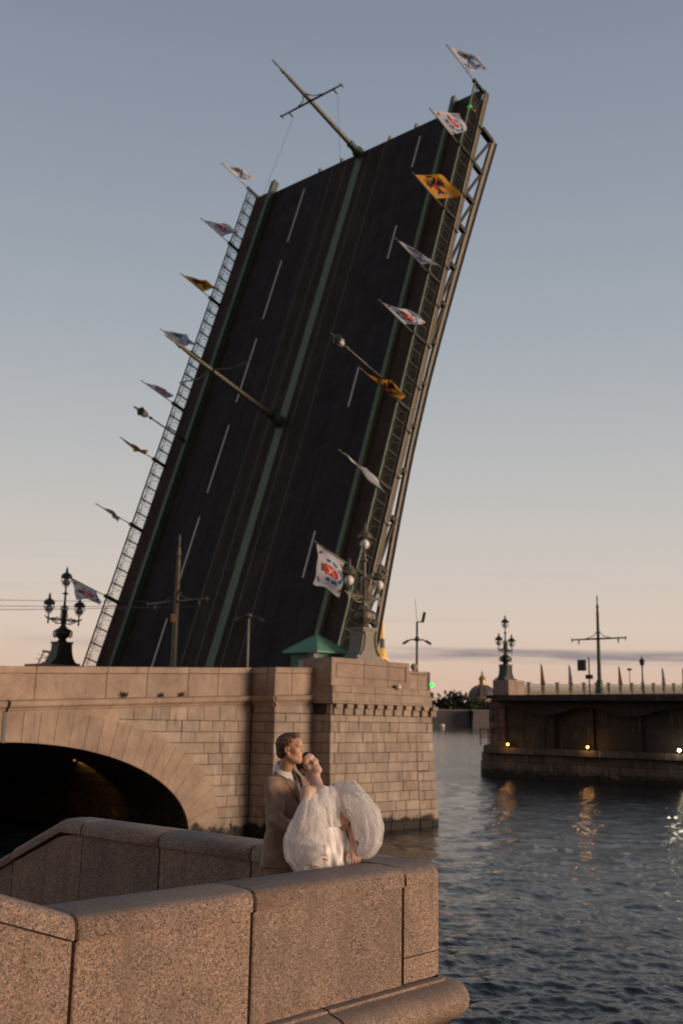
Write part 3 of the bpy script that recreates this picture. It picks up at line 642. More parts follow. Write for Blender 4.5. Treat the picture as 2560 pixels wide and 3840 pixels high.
# ------------------------------------------------------------------ the raised leaf of the drawbridge (x along the leaf, y across, z out of the roadway)
PHI = radians(71.872); P0 = Vector((41.667, 38.215, CAM_Z - 0.108)); LL = 46.4
LROT = (0, -PHI, 0)
DL = Vector((cos(PHI), 0, sin(PHI))); NL = Vector((-sin(PHI), 0, cos(PHI)))
def leafpt(s, w, h): return P0 + DL * s + Vector((0, w, 0)) + NL * h
leaf = thing('bascule_leaf', 'raised drawbridge leaf showing its dark asphalt roadway with green kerbs and white lane dashes', 'drawbridge', P0, rot=LROT)
MB().box(0, LL - 0.15, 0.02, 23.58, -0.55, -0.02).build('deck', M['truss_dark'], leaf)
def strip(nm, w0, w1, h0, h1, m, s0=0.0, s1=LL): return MB().box(s0, s1, w0, w1, h0, h1).build(nm, m, leaf)
strip('roadway', 2.62, 8.35, -0.018, 0.03, M['asphalt']); strip('roadway', 14.62, 20.3, -0.018, 0.03, M['asphalt'])
strip('tram_bed', 8.36, 11.09, -0.018, 0.034, M['tram']); strip('tram_bed', 11.87, 14.61, -0.018, 0.034, M['tram'])
strip('gutter', 20.31, 21.14, -0.018, 0.032, M['tram'])
strip('median_strip', 11.10, 11.86, -0.018, 0.08, M['green_paint'])
strip('sidewalk', 0.10, 2.34, -0.018, 0.13, M['walk'], 0, LL + 0.75); strip('sidewalk', 21.6, 23.5, -0.018, 0.13, M['walk'], 0, LL + 0.3)
for w0, w1, gm in ((2.35, 2.60, M['green_paint']), (21.15, 21.58, M['green_dark'])):
    mb = MB(); mb.box(0, LL + 1.0, w0, w1, -0.01, 0.42)
    mb.box(0, LL + 1.02, w0 - 0.03, w1 + 0.03, 0.421, 0.50); mb.build('kerb_guard', gm, leaf)
MB().box(0, LL + 1.03, 21.13, 21.30, 0.501, 0.56).build('kerb_guard', M['green_paint'], leaf)
for w in (8.95, 10.45, 12.92, 14.36): strip('tram_rail', w - 0.025, w + 0.025, 0.0345, 0.042, M['rail'])
for s0, s1 in ((42.1, 45.2), (33.5, 36.5), (21.15, 24.3), (8.9, 12.05), (-0.5, 2.0)): strip('lane_dash', 5.24, 5.40, 0.031, 0.036, M['paint_white'], max(s0, 0), s1)
for s0, s1 in ((39.5, 45.16), (31.85, 37.6), (24.2, 30.0), (16.55, 22.2), (9.5, 14.6), (1.6, 6.9)): strip('lane_dash', 17.25, 17.42, 0.031, 0.036, M['paint_white'], s0, s1)
for s in np.arange(3.1, 46, 3.05): strip('deck_joint', 2.62, 8.34, 0.0305, 0.0335, M['black'], s, s + 0.02)
strip('end_lip', 2.62, 21.1, -0.30, 0.02, M['truss_dark'], LL - 0.14, LL + 0.06)
for w in (6.0, 8.6, 13.6, 16.0): MB().box(LL + 0.06, LL + 0.42, w, w + 0.16, -0.25, 0.10).build('locking_lug', M['truss'], leaf)
# side trusses: straight top chord, curved bottom chord, braces
def low(s): return 0.72 + 1.06 * max(0, (s - 22) / 21) ** 1.35 + 0.70 * max(0, (18 - s) / 13) ** 1.4
def chd(s): return 0.20 + 0.12 * max(0, (s - 20) / 23)
def trusses(w, sg):
    o = -0.02 * sg
    a, b_ = sorted((w + o, w - 0.14 * sg))
    MB().box(0, LL + 0.7, a, b_, -0.44, -0.04).build('top_chord', M['truss'], leaf)
    a2, b2 = sorted((w - 0.14 * sg, w - 0.19 * sg))
    mb = MB(); mb.box(0, LL + 0.7, a2, b2, -0.10, -0.03); mb.box(0, LL + 0.7, a2, b2, -0.46, -0.40); mb.box(0, LL + 0.7, a2, b2, -0.27, -0.24); mb.build('chord_flange', M['truss'], leaf)
    ss = np.linspace(1.0, 44.0, 30); mb = MB(); vs = []; fs = []
    for s in ss:
        L_ = low(s)
        for y, z in ((w - 0.20 * sg, -L_), (w - 0.20 * sg, -L_ - chd(s)), (w + 0.02 * sg, -L_ - chd(s)), (w + 0.02 * sg, -L_)): vs.append((s, y, z))
    for i in range(len(ss) - 1):
        for k in range(4): fs.append((i * 4 + k, i * 4 + (k + 1) % 4, i * 4 + 4 + (k + 1) % 4, i * 4 + 4 + k))
    fs += [(3, 2, 1, 0), tuple(len(vs) - 4 + k for k in range(4))]
    mb.add(vs, fs).build('bottom_chord', M['truss'], leaf)
    mb = MB(); vs = []; fs = []
    for s in ss:
        L_ = low(s)
        for y, z in ((w - 0.16 * sg, -L_ - chd(s) - 0.002), (w - 0.16 * sg, -L_ - chd(s) - 0.30), (w + 0.04 * sg, -L_ - chd(s) - 0.30), (w + 0.04 * sg, -L_ - chd(s) - 0.002)): vs.append((s, y, z))
    for i in range(len(ss) - 1):
        for k in range(4): fs.append((i * 4 + k, i * 4 + (k + 1) % 4, i * 4 + 4 + (k + 1) % 4, i * 4 + 4 + k))
    mb.add(vs, fs + [(3, 2, 1, 0), tuple(len(vs) - 4 + k for k in range(4))]).build('girder', M['chord_dark'], leaf)  # dark strip standing in for the chord's shaded underside
    st_ = [43.8, 40.5, 37.6, 34.9, 31.6, 28.4, 25.3, 22.1, 19.0, 15.8, 12.6, 9.4, 6.2, 3.0]
    for i, s in enumerate(st_):
        MB().bar((s, w - 0.08 * sg, -0.55), (s - 0.05, w - 0.08 * sg, -low(s) - 0.05), 0.42 if i == 0 else 0.30, 0.3, up=(1, 0, 0)).build('vertical_brace', M['truss_dark'], leaf)
        if i < len(st_) - 1 and low(s) > 0.9:
            s2 = st_[i + 1]; MB().bar((s, w - 0.05 * sg, -low(s)), (s2 + 0.1, w - 0.05 * sg, -0.55), 0.16, 0.16, up=(0, 1, 0)).build('diagonal_brace', M['truss_dark'], leaf)
    # brackets holding the railing along the chord
    for s in np.arange(2.6, 46, 3.16):
        MB().bar((s, w - 0.16 * sg, -0.05), (s - 0.1, w - 0.24 * sg, -0.45), 0.14, 0.1, up=(1, 0, 0)).build('bracket', M['iron'], leaf)
trusses(0.0, 1); trusses(23.6, -1)
for w in (4.5, 9.2, 14.4, 19.1):
    MB().add([(2, w, -0.56), (44, w, -0.56), (44, w, -1.9), (33, w, -1.4), (22, w, -1.2), (12, w, -1.5), (2, w, -2.6),
              (2, w + 0.4, -0.56), (44, w + 0.4, -0.56), (44, w + 0.4, -1.9), (33, w + 0.4, -1.4), (22, w + 0.4, -1.2), (12, w + 0.4, -1.5), (2, w + 0.4, -2.6)],
             [tuple(range(7)), tuple(range(13, 6, -1))] + [(k, (k + 1) % 7, 7 + (k + 1) % 7, 7 + k) for k in range(7)]).build('girder', M['truss_dark'], leaf)

# ------------------------------------------------------------------ ornamental railings of the leaf
FS = [46.9, 40.8, 35.05, 29.6, 24.78, 19.75, 14.2, 8.45, 2.7]
def rail_panel(L_):
    mb = MB()
    for k in range(1, 8): x = L_ * k / 8; mb.box(x - 0.009, x + 0.009, -0.009, 0.009, 0.14, 0.98)
    def ring(cx, cz, r, a0, a1, n=7):
        pts = [(cx + r * cos(a0 + (a1 - a0) * i / n), 0, cz + r * sin(a0 + (a1 - a0) * i / n)) for i in range(n + 1)]
        mb.tube(pts, 0.02, 4)
    ring(0.05, 0.16, 0.80, 0.05, 1.45); ring(L_ - 0.22, 0.82, 0.16, 0, 2 * pi); ring(0.24, 0.80, 0.13, 0, 2 * pi)
    mb.box(0, L_, -0.012, 0.012, 0.84, 0.865)
    return mb
def railing(w, label, sg, m):
    t = thing('bridge_railing', label, 'railing', leafpt(0, w, 0.0), 'railings of the raised leaf', LROT)
    MB().box(0, 47.0, -0.05, 0.05, 1.06, 1.15).build('top_rail', M['green_paint'], t); MB().box(0, 47.0, -0.035, 0.035, 0.06, 0.12).build('bottom_rail', m, t)
    pm = None; posts = MB(); posts.box(-0.045, 0.045, -0.04, 0.04, 0, 1.06); pme = posts.mesh('thin_post', m)
    big = MB(); big.box(-0.10, 0.10, -0.10, 0.10, 0, 1.22); big.box(-0.13, 0.13, -0.13, 0.13, 0, 0.16); big.box(-0.13, 0.13, -0.13, 0.13, 1.221, 1.29); bme = big.mesh('post', m)
    for i, (s1, s0) in enumerate(zip(FS[:-1], FS[1:])):
        o = link('post', bme, t); o.location.x = s1
        n = 5; L_ = (s1 - s0) / n
        for k in range(n):
            x = s0 + k * L_
            if k:
                o = link('thin_post', pme, t); o.location.x = x
            if pm is None: pm = rail_panel(1.16).mesh('grille_panel', m)
            o = link('grille_panel', pm, t); o.location.x = x; o.scale.x = L_ / 1.16
    o = link('post', bme, t); o.location.x = FS[-1]
    return t
railing(0.0, 'ornate railing on the near edge of the raised leaf, against the tan chord', 1, M['rail_iron'])
railing(23.6, 'ornate green railing silhouetted on the far edge of the raised leaf', -1, M['green_dark'])

for u, k in ((27.55, 1.0), (29.6, 0.7), (30.75, 0.85)):                 # weeds rooted on the cornice
    rg = random.Random(int(u * 10)); mb = MB()
    for i in range(26):
        a = rg.uniform(0, 2 * pi); l = rg.uniform(0.12, 0.34) * k; b = Vector((rg.uniform(-.1, .1), rg.uniform(-.06, .06), 0)); tip = b + Vector((cos(a) * l * .5, sin(a) * l * .35 - 0.04, l)); w_ = Vector((cos(a + 1.6), sin(a + 1.6), 0)) * 0.022
        m_ = b.lerp(tip, .55) + Vector((0, 0, .03)); mb.add([b - w_ * .4, m_ - w_, tip, m_ + w_], [(0, 1, 2, 3)])
    o = mb.build('weed', M['leaf'], None, fix=False); o.location = (u, VM - 0.12, zc(u) + 0.02)
    tag(o, {1.0: 'largest green weed tuft on the cornice, left of the other two', 0.7: 'smallest green weed tuft on the cornice, between the other two', 0.85: 'green weed tuft on the cornice, right of the other two'}[k], 'weed', 'weeds growing on the cornice')
# ------------------------------------------------------------------ flags along the raised leaf
FM = [simple('flag_white', (0.82, 0.80, 0.82), 0.8, var=0.05), simple('flag_red', (0.72, 0.05, 0.045), 0.8, var=0.1), simple('flag_blue', (0.06, 0.20, 0.38), 0.8, var=0.1),
      simple('flag_yellow', (0.78, 0.36, 0.04), 0.8, var=0.06), simple('flag_black', (0.02, 0.018, 0.02), 0.8), simple('flag_brown', (0.24, 0.13, 0.05), 0.8), simple('flag_grey', (0.42, 0.42, 0.48), 0.8)]
for m in FM:                                              # thin cloth lets some light through
    b = m.node_tree.nodes['Principled BSDF']; t = m.node_tree
    tr = t.nodes.new('ShaderNodeBsdfTranslucent'); ms = t.nodes.new('ShaderNodeMixShader'); ms.inputs[0].default_value = 0.5
    src = b.inputs['Base Color'].links[0].from_socket; t.links.new(src, tr.inputs[0])
    t.links.new(b.outputs[0], ms.inputs[1]); t.links.new(tr.outputs[0], ms.inputs[2]); t.links.new(ms.outputs[0], t.nodes['Material Output'].inputs[0])
def seg(px, py, ax, ay, bx, by):
    t = max(0, min(1, ((px - ax) * (bx - ax) + (py - ay) * (by - ay)) / ((bx - ax) ** 2 + (by - ay) ** 2)))
    return sqrt((px - ax - t * (bx - ax)) ** 2 + (py - ay - t * (by - ay)) ** 2)
def emblem(kind, x, y):
    """x 0..1 from the pole, y 0..1 from the bottom -> material slot"""
    X, Y = (x - 0.5) * 1.1, (y - 0.5) * 0.84
    if kind == 'shield':
        if abs(X) < 0.17 and -0.24 + 0.09 * (abs(X) / 0.17) ** 2 < Y < 0.17:
            return 0 if min(seg(X, Y, -0.12, -0.12, 0.12, 0.1), seg(X, Y, 0.12, -0.12, -0.12, 0.1)) < 0.014 else 1
        if abs(X) < 0.11 and 0.19 < Y < 0.31 - 0.3 * abs(abs(X) - 0.05): return 5
        r = sqrt((X / 0.30) ** 2 + ((Y + 0.04) / 0.33) ** 2)
        if 0.82 < r < 1.12 and Y < 0.16 and (sin(atan2(Y, X) * 9) > -0.75): return 2
        if seg(X, Y, -0.40, 0.28, -0.34, 0.36) < 0.03 or seg(X, Y, 0.40, 0.28, 0.34, 0.36) < 0.03 or seg(X, Y, -0.42, -0.36, -0.34, -0.40) < 0.025 or seg(X, Y, 0.42, -0.36, 0.34, -0.40) < 0.025: return 5
        return 0
    if kind == 'anchors':
        if min(seg(X, Y, -0.30, -0.28, 0.28, 0.26), seg(X, Y, 0.30, -0.28, -0.28, 0.26)) < 0.035: return 2
        if seg(X, Y, -0.36, -0.14, -0.16, -0.32) < 0.035 or seg(X, Y, 0.36, -0.14, 0.16, -0.32) < 0.035: return 2
        if abs(X) < 0.10 and 0.12 < Y < 0.34: return 5
        if seg(X, Y, -0.25, 0.30, -0.06, 0.05) < 0.03 or seg(X, Y, 0.22, 0.34, 0.1, 0.1) < 0.03: return 5
        return 0
    if kind == 'eagle':
        if abs(X) < 0.065 and -0.08 < Y < 0.08: return 1
        if seg(X, Y, 0, -0.2, 0, 0.12) < 0.085: return 4
        for s in (-1, 1):
            if seg(X, Y, s * 0.03, 0.12, s * 0.10, 0.27) < 0.038: return 4
            for a in (0.1, 0.45, 0.8, 1.15, 1.5):
                if seg(X, Y, s * 0.08, 0.06, s * (0.08 + 0.27 * cos(a - 0.5)), 0.06 + 0.25 * sin(a - 0.5) ) < 0.028: return 4
            if seg(X, Y, s * 0.04, -0.17, s * 0.20, -0.27) < 0.03: return 4
            if abs(X - s * 0.27) < 0.06 and abs(Y + 0.29) < 0.05: return 6
        if seg(X, Y, 0, -0.2, 0, -0.36) < 0.04: return 4
        if seg(X, Y, -0.05, 0.36, 0.05, 0.36) < 0.03: return 4
        return 3
    return 3 if kind == 'plain_yellow' else 0
def flag(s, w, kind, top, bot, label, grp, off=0.4, seed=0, hp=(2.1, 4.5), drop=0.0):
    """top / bot: fly direction of the upper and lower edge as (right, up, away) metres from the pole"""
    root = thing('flag', label, 'flag', leafpt(s, w, 1.15), grp, LROT)
    mb = MB(); mb.tube([(0, 0, 0.0), (0, 0, hp[1] + 0.12 - 1.15)], 0.035, 6); mb.lathe([(0.001, 0.0), (0.05, 0.05), (0.05, 0.09), (0.001, 0.15)], 6, (0, 0, hp[1] + 0.1 - 1.15))
    mb.build('flagpole', M['grey_metal'], root, True)
    inv = Matrix.Rotation(-PHI, 3, 'Y').inverted()
    rng = random.Random(seed); nx, ny = 40, 28
    ray = (leafpt(s, w, 3.5) - Vector((0, 0, CAM_Z))).normalized(); lift = RT.cross(ray).normalized()    # the wind blows across, a little away
    def w3(v): return inv @ (RT * v[0] + lift * v[1] + ray * v[2])
    ft, fb = w3(top), w3(bot); nrm = ft.cross(Vector((0, 0, 1))).normalized()
    if nrm.length < 0.1: nrm = Vector((0, 1, 0))
    p1, p2, k1 = rng.uniform(0, 6), rng.uniform(0, 6), rng.uniform(0.9, 1.4)
    vs = []; fs = []; mi = []
    for j in range(ny + 1):
        for i in range(nx + 1):
            x, y = i / nx, j / ny
            base = Vector((0, 0.03, hp[0] + (hp[1] - hp[0]) * y - 1.15)); fly = fb.lerp(ft, y)
            d = base + fly * x + nrm * (x ** 0.8 * (0.24 * sin(5.2 * x * k1 + p1 + 1.8 * y) + 0.10 * sin(11 * x + p2 - 3.5 * y)))
            d += (ft - fb) * 0.5 * x * (y - .5) * 0.2 + ft.normalized() * (0.10 * sin(7 * y + p1) * x * x)
            d += inv @ Vector((0, 0, -drop * x * x))
            vs.append(d)
    for j in range(ny):
        for i in range(nx):
            a = j * (nx + 1) + i; fs.append((a, a + 1, a + nx + 2, a + nx + 1)); mi.append(emblem(kind, (i + 0.5) / nx, (j + 0.5) / ny))
    mb = MB(); mb.v = [tuple(v) for v in vs]; mb.f = fs; mb.m = mi
    mb.build('flag_cloth', FM, root, True, fix=False)
    return root
GN, GF = 'flags on the near railing of the raised leaf', 'flags on the far railing of the raised leaf'
flag(46.9, 0.0, 'anchors', (2.1, -0.5, 0.9), (1.3, 0.2, 0.8), 'white flag with crossed blue anchors at the very top of the leaf', GN, seed=1)
flag(40.8, 0.0, 'shield', (1.9, -0.1, 1.6), (1.35, 0.35, 1.2), 'white flag with red shield just under the green signal', GN, seed=2)
flag(35.05, 0.0, 'eagle', (1.75, 0.05, 1.8), (1.6, 0.15, 1.5), 'yellow flag with black double-headed eagle spread flat, below the green signal', GN, seed=3)
flag(29.6, 0.0, 'anchors', (2.0, -0.9, 0.9), (1.4, -0.15, 0.9), 'white flag with blue anchors between the spread yellow eagle flag and a red shield flag', GN, seed=4)
flag(24.78, 0.0, 'shield', (2.1, -0.6, 1.2), (1.5, 0.05, 1.2), 'white flag with red shield flying above the small globe lamp on the leaf', GN, seed=5)
flag(19.75, 0.0, 'eagle', (1.95, -0.9, 0.5), (1.2, -0.5, 0.6), 'yellow flag nearly edge-on, just below the small globe lamp on the leaf', GN, seed=6)
flag(14.2, 0.0, 'anchors', (1.35, -0.9, 0.5), (1.15, -1.05, 0.5), 'pale flag folded edge-on over the near railing, above the shield flag that hangs down', GN, seed=7)
flag(8.45, 0.0, 'shield', (0.02, -2.15, 0.35), (-0.3, -1.9, 0.3), 'white flag with red shield and blue wreath hanging down beside the big lantern', GN, seed=8)
flag(46.9, 23.6, 'anchors', (1.7, -0.2, 1.3), (1.3, 0.3, 1.0), 'white flag with blue anchors at the top corner of the far railing', GF, seed=11, hp=(2.05, 4.3))
flag(40.8, 23.6, 'shield', (2.0, -0.3, 1.0), (1.35, 0.45, 0.9), 'white flag with red shield, second from the top of the far railing', GF, seed=12, hp=(2.05, 4.3))
flag(35.05, 23.6, 'eagle', (1.85, -0.35, 1.0), (1.25, 0.3, 0.9), 'yellow eagle flag on the far railing against the sky', GF, seed=13, hp=(2.05, 4.3))
flag(29.6, 23.6, 'anchors', (1.8, -0.2, 1.1), (0.9, 0.15, 0.9), 'white flag crossed by the tip of the middle mast on the far railing', GF, seed=14, hp=(2.05, 4.3))
flag(24.78, 23.6, 'shield', (1.6, -0.4, 1.0), (0.85, 0.0, 0.8), 'white flag with red shield just above the far railing lantern', GF, seed=15, hp=(2.05, 4.3))
flag(19.75, 23.6, 'plain_yellow', (0.85, -0.75, 2.0), (0.12, -0.05, 1.9), 'yellow flag seen edge-on as a thin sliver on the far railing', GF, seed=16, hp=(2.05, 4.3))
flag(14.2, 23.6, 'anchors', (1.45, -0.75, 1.5), (0.15, -0.25, 1.2), 'bluish white flag seen almost edge-on low on the far railing', GF, seed=17, hp=(2.4, 4.3))
flag(8.45, 23.6, 'shield', (0.45, -1.45, 0.9), (0.4, -0.95, 0.9), 'white flag with red shield drooping beside the lantern post on the approach', GF, seed=18, hp=(2.05, 4.3))

# ------------------------------------------------------------------ cast-iron candelabra with three lanterns
def lantern_bm(mb_, c, k=1.0): pass
def candelabrum(label, loc, rotz=0.0, lit=True):
    m = M['iron_lit'] if lit else M['iron']  # lit picks the sunlit colour copies, otherwise the shaded ones
    t = thing('street_lamp', label, 'street lamp', loc, 'three-armed lantern posts of the bridge', (0, 0, rotz))
    # flared pedestal with side scrolls
    mb = MB()
    mb.box(-1.16, 1.16, -0.62, 0.62, 0, 0.16)
    prof = [(-1.04, 0.16), (1.04, 0.16), (0.86, 0.28), (0.70, 0.52), (0.60, 0.85), (0.55, 1.2), (0.53, 1.5), (-0.53, 1.5), (-0.55, 1.2), (-0.60, 0.85), (-0.70, 0.52), (-0.86, 0.28)]
    mb.prism(prof, frame((0, 0, 0), (1, 0, 0), (0, 0, 1), (0, -1, 0)), 0.44, -0.44)
    mb.box(-0.60, 0.60, -0.50, 0.50, 1.501, 1.62)
    mb.build('pedestal', M['grey_metal'] if lit else m, t)
    for s in (-1, 1):
        for y in (-0.47, 0.47):
            pts = [(s * 0.50, y, 1.42)] + [(s * (0.38 + 0.55 * (1 - cos(a)) * 0.8), y, 1.35 - 1.05 * sin(a)) for a in np.linspace(0.15, 1.45, 7)]
            MB().tube(pts, 0.06, 5).build('scroll', m, t, True)
    mb = MB(); mb.lathe([(0.28, 1.62), (0.34, 1.70), (0.24, 1.80), (0.30, 1.86), (0.50, 2.00), (0.56, 2.18), (0.52, 2.34), (0.40, 2.42), (0.46, 2.48), (0.30, 2.58), (0.20, 2.72)], 12)
    for a in range(4):
        x, y = cos(a * pi / 2 + pi / 4), sin(a * pi / 2 + pi / 4); mb.tube([(0.5 * x, 0.5 * y, 1.9), (0.64 * x, 0.64 * y, 2.1), (0.62 * x, 0.62 * y, 2.32), (0.44 * x, 0.44 * y, 2.46)], 0.06, 5)
    smooth_by_angle(mb.build('urn', m, t), 40)
    mb = MB(); mb.lathe([(0.19, 2.70), (0.16, 3.0), (0.21, 3.06), (0.21, 3.12), (0.15, 3.2), (0.13, 3.6), (0.17, 3.66), (0.17, 3.74), (0.11, 3.82), (0.085, 4.4), (0.075, 4.9), (0.17, 4.96), (0.17, 5.02), (0.07, 5.08), (0.055, 5.35)], 10)
    for a in range(4):
        x, y = cos(a * pi / 2), sin(a * pi / 2); mb.tube([(0.12 * x, 0.12 * y, 2.75), (0.30 * x, 0.30 * y, 3.3), (0.22 * x, 0.22 * y, 3.75), (0.30 * x, 0.30 * y, 4.0), (0.2 * x, 0.2 * y, 4.12), (0.09 * x, 0.09 * y, 4.0)], 0.035, 5)
    mb.tube([(-0.26, 0, 4.98), (0.26, 0, 4.98)], 0.035, 5)
    smooth_by_angle(mb.build('column', m, t), 40)
    for s in (-1, 1):
        mb = MB(); mb.tube([(s * 0.15, 0, 3.14), (s * 0.5, 0, 3.16), (s * 0.9, 0, 3.14), (s * 1.32, 0, 3.20), (s * 1.52, 0, 3.34)], [0.06, 0.05, 0.05, 0.06, 0.03], 6)
        for cx, r in ((0.55, 0.15), (0.85, 0.11)): mb.tube([(s * cx + r * cos(a), 0, 3.14 + r * sin(a)) for a in np.linspace(0, 2 * pi, 10)], 0.04, 5, cap=False)
        mb.tube([(s * 1.22, 0, 2.78), (s * 1.22, 0, 2.9), (s * 1.22, 0, 3.2), (s * 1.22, 0, 3.4)], [0.02, 0.07, 0.06, 0.05], 6)
        mb.tube([(s * 0.2, 0, 2.9), (s * 0.55, 0, 2.86), (s * 0.8, 0, 2.98), (s * 1.1, 0, 3.14)], 0.04, 5)
        smooth_by_angle(mb.build('arm', m, t), 40)
    for cx, z in ((-1.22, 3.42), (1.22, 3.42), (0.0, 5.36)):
        mb = MB(); mb.lathe([(0.05, 0.0), (0.08, 0.05), (0.05, 0.10)], 8, (cx, 0, z))
        for a in range(4):
            x, y = cos(a * pi / 2 + 0.6), sin(a * pi / 2 + 0.6)
            mb.tube([(cx + 0.05 * x, 0.05 * y, z + 0.08), (cx + 0.24 * x, 0.24 * y, z + 0.22), (cx + 0.31 * x, 0.31 * y, z + 0.46), (cx + 0.34 * x, 0.34 * y, z + 0.74)], 0.022, 5)
            mb.tube([(cx + 0.30 * x, 0.30 * y, z + 0.5), (cx + 0.42 * x, 0.42 * y, z + 0.5)], 0.03, 5)
        fr_ = mb.build('lantern', m, t, True)
        mb = MB(); mb.lathe([(0.36, 0.70), (0.40, 0.76), (0.36, 0.86), (0.30, 0.92), (0.33, 0.97), (0.24, 1.04), (0.12, 1.10), (0.08, 1.22), (0.11, 1.28), (0.05, 1.36), (0.07, 1.42), (0.015, 1.52)], 10, (cx, 0, z))
        for a in range(6):
            x, y = cos(a * pi / 3), sin(a * pi / 3); mb.tube([(cx + 0.36 * x, 0.36 * y, z + 0.74), (cx + 0.40 * x, 0.40 * y, z + 0.92)], [0.05, 0.02], 5)
        smooth_by_angle(mb.build('cap', m, fr_), 40)
        mb = MB(); mb.lathe([(0.001, 0.16)] + [(0.255 * sin(a), 0.43 - 0.265 * cos(a)) for a in np.linspace(0.25, pi - 0.25, 9)] + [(0.001, 0.70)], 14, (cx, 0, z))
        mb.build('globe', M['glass'] if lit else M['glass_blue'], fr_, True)
    return t
near_lamp = candelabrum('large three-globe lantern post standing on the panelled pier pedestal, in front of the leaf', (41.45, 36.05, 8.52))
near_lamp.scale.z = 1.075
far_lamp = candelabrum('dark three-lantern post with flared foot left of the raised leaf', (40.55, 62.9, 8.80), 0.0, False)
pier_lamp = copy_thing(far_lamp, 'distant dark three-lantern post on the corner of the pier across the water', (94.3, 61.95, 9.93))

# ------------------------------------------------------------------ tram wire masts and small lamps on the leaf
def mast(label, loc, rot, m, hgt=10.6, arms=(5.9, 4.35, 0.0), foot=True, grp='tram wire masts', curved=False):
    t = thing('tram_wire_mast', label, 'mast', loc, grp, rot)
    mb = MB(); mb.lathe([(0.46, 0.1), (0.44, 0.45), (0.30, 0.65), (0.26, 1.0), (0.30, 1.1), (0.30, 1.3), (0.21, 1.45)], 10)
    smooth_by_angle(mb.build('foot', M['green_dark'], t), 40)
    mb = MB(); mb.lathe([(0.20, 1.4), (0.185, 2.6), (0.16, arms[0]), (0.13, hgt * 0.78), (0.15, hgt * 0.785), (0.10, hgt * 0.86), (0.15, hgt * 0.87), (0.05, hgt * 0.92), (0.075, hgt * 0.97), (0.012, hgt)], 10)
    smooth_by_angle(mb.build('pole', m, t), 40)
    h, L_, dy = arms
    for s in (-1, 1):
        mb = MB()
        if curved: mb.tube([(0, 0, h + 0.35), (0, s * 0.7, h + 0.1), (0, s * 1.6, h - 0.12), (0, s * L_, h + 0.12)], [0.07, 0.06, 0.055, 0.04], 6)
        else:
            mb.tube([(0, 0, h), (0, s * L_, h)], [0.09, 0.065], 6)
            mb.tube([(0, s * 0.12, h + 0.75), (0, s * 0.5, h + 0.28), (0, s * 1.3, h + 0.06)], 0.04, 5)
            mb.tube([(0, s * L_ * 0.72, h), (0, s * L_ * 0.72, h - 0.45)], 0.07, 6); mb.tube([(0, s * L_ * 0.97, h + 0.15), (0, s * L_ * 0.97, h - 0.25)], 0.05, 6)
        mb.build('cross_arm', m, t, True)
    return t
WC = 11.48
mast('tall mast with long cross-arm leaning out from the top end of the leaf', leafpt(46.15, WC, 0.12), LROT, M['iron_lit'], 10.35, (6.0, 3.2, 0))
mast('leaning mast with curved cross-arm on the green strip halfway up the leaf', leafpt(21.15, WC, 0.12), LROT, M['iron_lit'], 10.9, (6.4, 3.5, 0), curved=True)
fx = mast('upright mast with an orange plate standing on the approach in front of the leaf', (39.75, 49.6, zc(39.75) + 0.03), (0, 0, 0), M['iron_lit'], 9.75, (5.55, 2.9, 0))
mb = MB(); mb.box(-0.22, -0.19, -0.19, 0.19, 4.30, 4.78); mb.box(-0.224, -0.2205, -0.03, 0.03, 4.42, 4.66, 1); mb.build('orange_plate', [M['orange'], M['black']], fx)
def wires(name, label, pts, r=0.012):
    mb = MB()
    for a, b in pts:
        a, b = Vector(a), Vector(b); n = 8
        sag = (a - b).length * 0.01
        mb.tube([a.lerp(b, i / n) - Vector((0, 0, sag * 4 * (i / n) * (1 - i / n))) for i in range(n + 1)], r, 3)
    return tag(mb.build(name, M['iron']), label, 'wire')
wires('overhead_wire', 'two thin tram wires hanging from the topmost mast down along the leaf', [(leafpt(46.15, WC + 2.3, 5.6), leafpt(37.5, WC + 10.2, 1.2)), (leafpt(46.15, WC - 2.3, 5.6), leafpt(40.5, WC - 0.2, 0.6))], 0.013)
wires('overhead_wire', 'thin wires crossing the pink sky behind the dark three-lantern post', [((39.7, 52.5, 12.5), (10, 75, 12.6)), ((39.7, 52.4, 12.2), (10, 75, 12.0)), ((39.7, 47.0, 11.9), (10, 66, 10.6))], 0.02)
def leaf_lamp(label, w, s, m):
    t = thing('globe_lamp', label, 'lamp', leafpt(s, w, 0.14), 'small lamps on the raised leaf', LROT)
    mb = MB(); mb.lathe([(0.20, 0), (0.18, 0.4), (0.11, 0.55), (0.09, 0.9), (0.12, 1.0), (0.065, 1.1), (0.05, 3.7), (0.12, 3.76), (0.12, 3.84), (0.05, 3.92), (0.04, 4.1)], 8)
    smooth_by_angle(mb.build('pole', m, t), 40)
    mb = MB()
    for a in range(4):
        x, y = cos(a * pi / 2), sin(a * pi / 2); mb.tube([(0.05 * x, 0.05 * y, 4.1), (0.26 * x, 0.26 * y, 4.3), (0.31 * x, 0.31 * y, 4.75)], 0.022, 5)
    mb.lathe([(0.33, 4.72), (0.36, 4.8), (0.22, 4.95), (0.08, 5.02), (0.06, 5.2), (0.09, 5.25), (0.012, 5.5)], 8)
    la = smooth_by_angle(mb.build('lantern', M['iron'], t), 40)
    mb = MB(); mb.lathe([(0.001, 4.18)] + [(0.25 * sin(a), 4.45 - 0.27 * cos(a)) for a in np.linspace(0.25, pi - 0.25, 8)] + [(0.001, 4.73)], 12); mb.build('globe', M['glass'], la, True)
    return t
leaf_lamp('small globe lamp leaning out over the dark roadway of the leaf', 2.47, 22.4, M['iron_lit'])
leaf_lamp('small dark lantern leaning out past the far railing against the sky', 21.4, 21.3, M['iron'])
sg = thing('signal_light', 'green signal light at the top corner of the raised leaf', 'signal light', leafpt(45.4, 0.25, 0.25), rot=LROT)
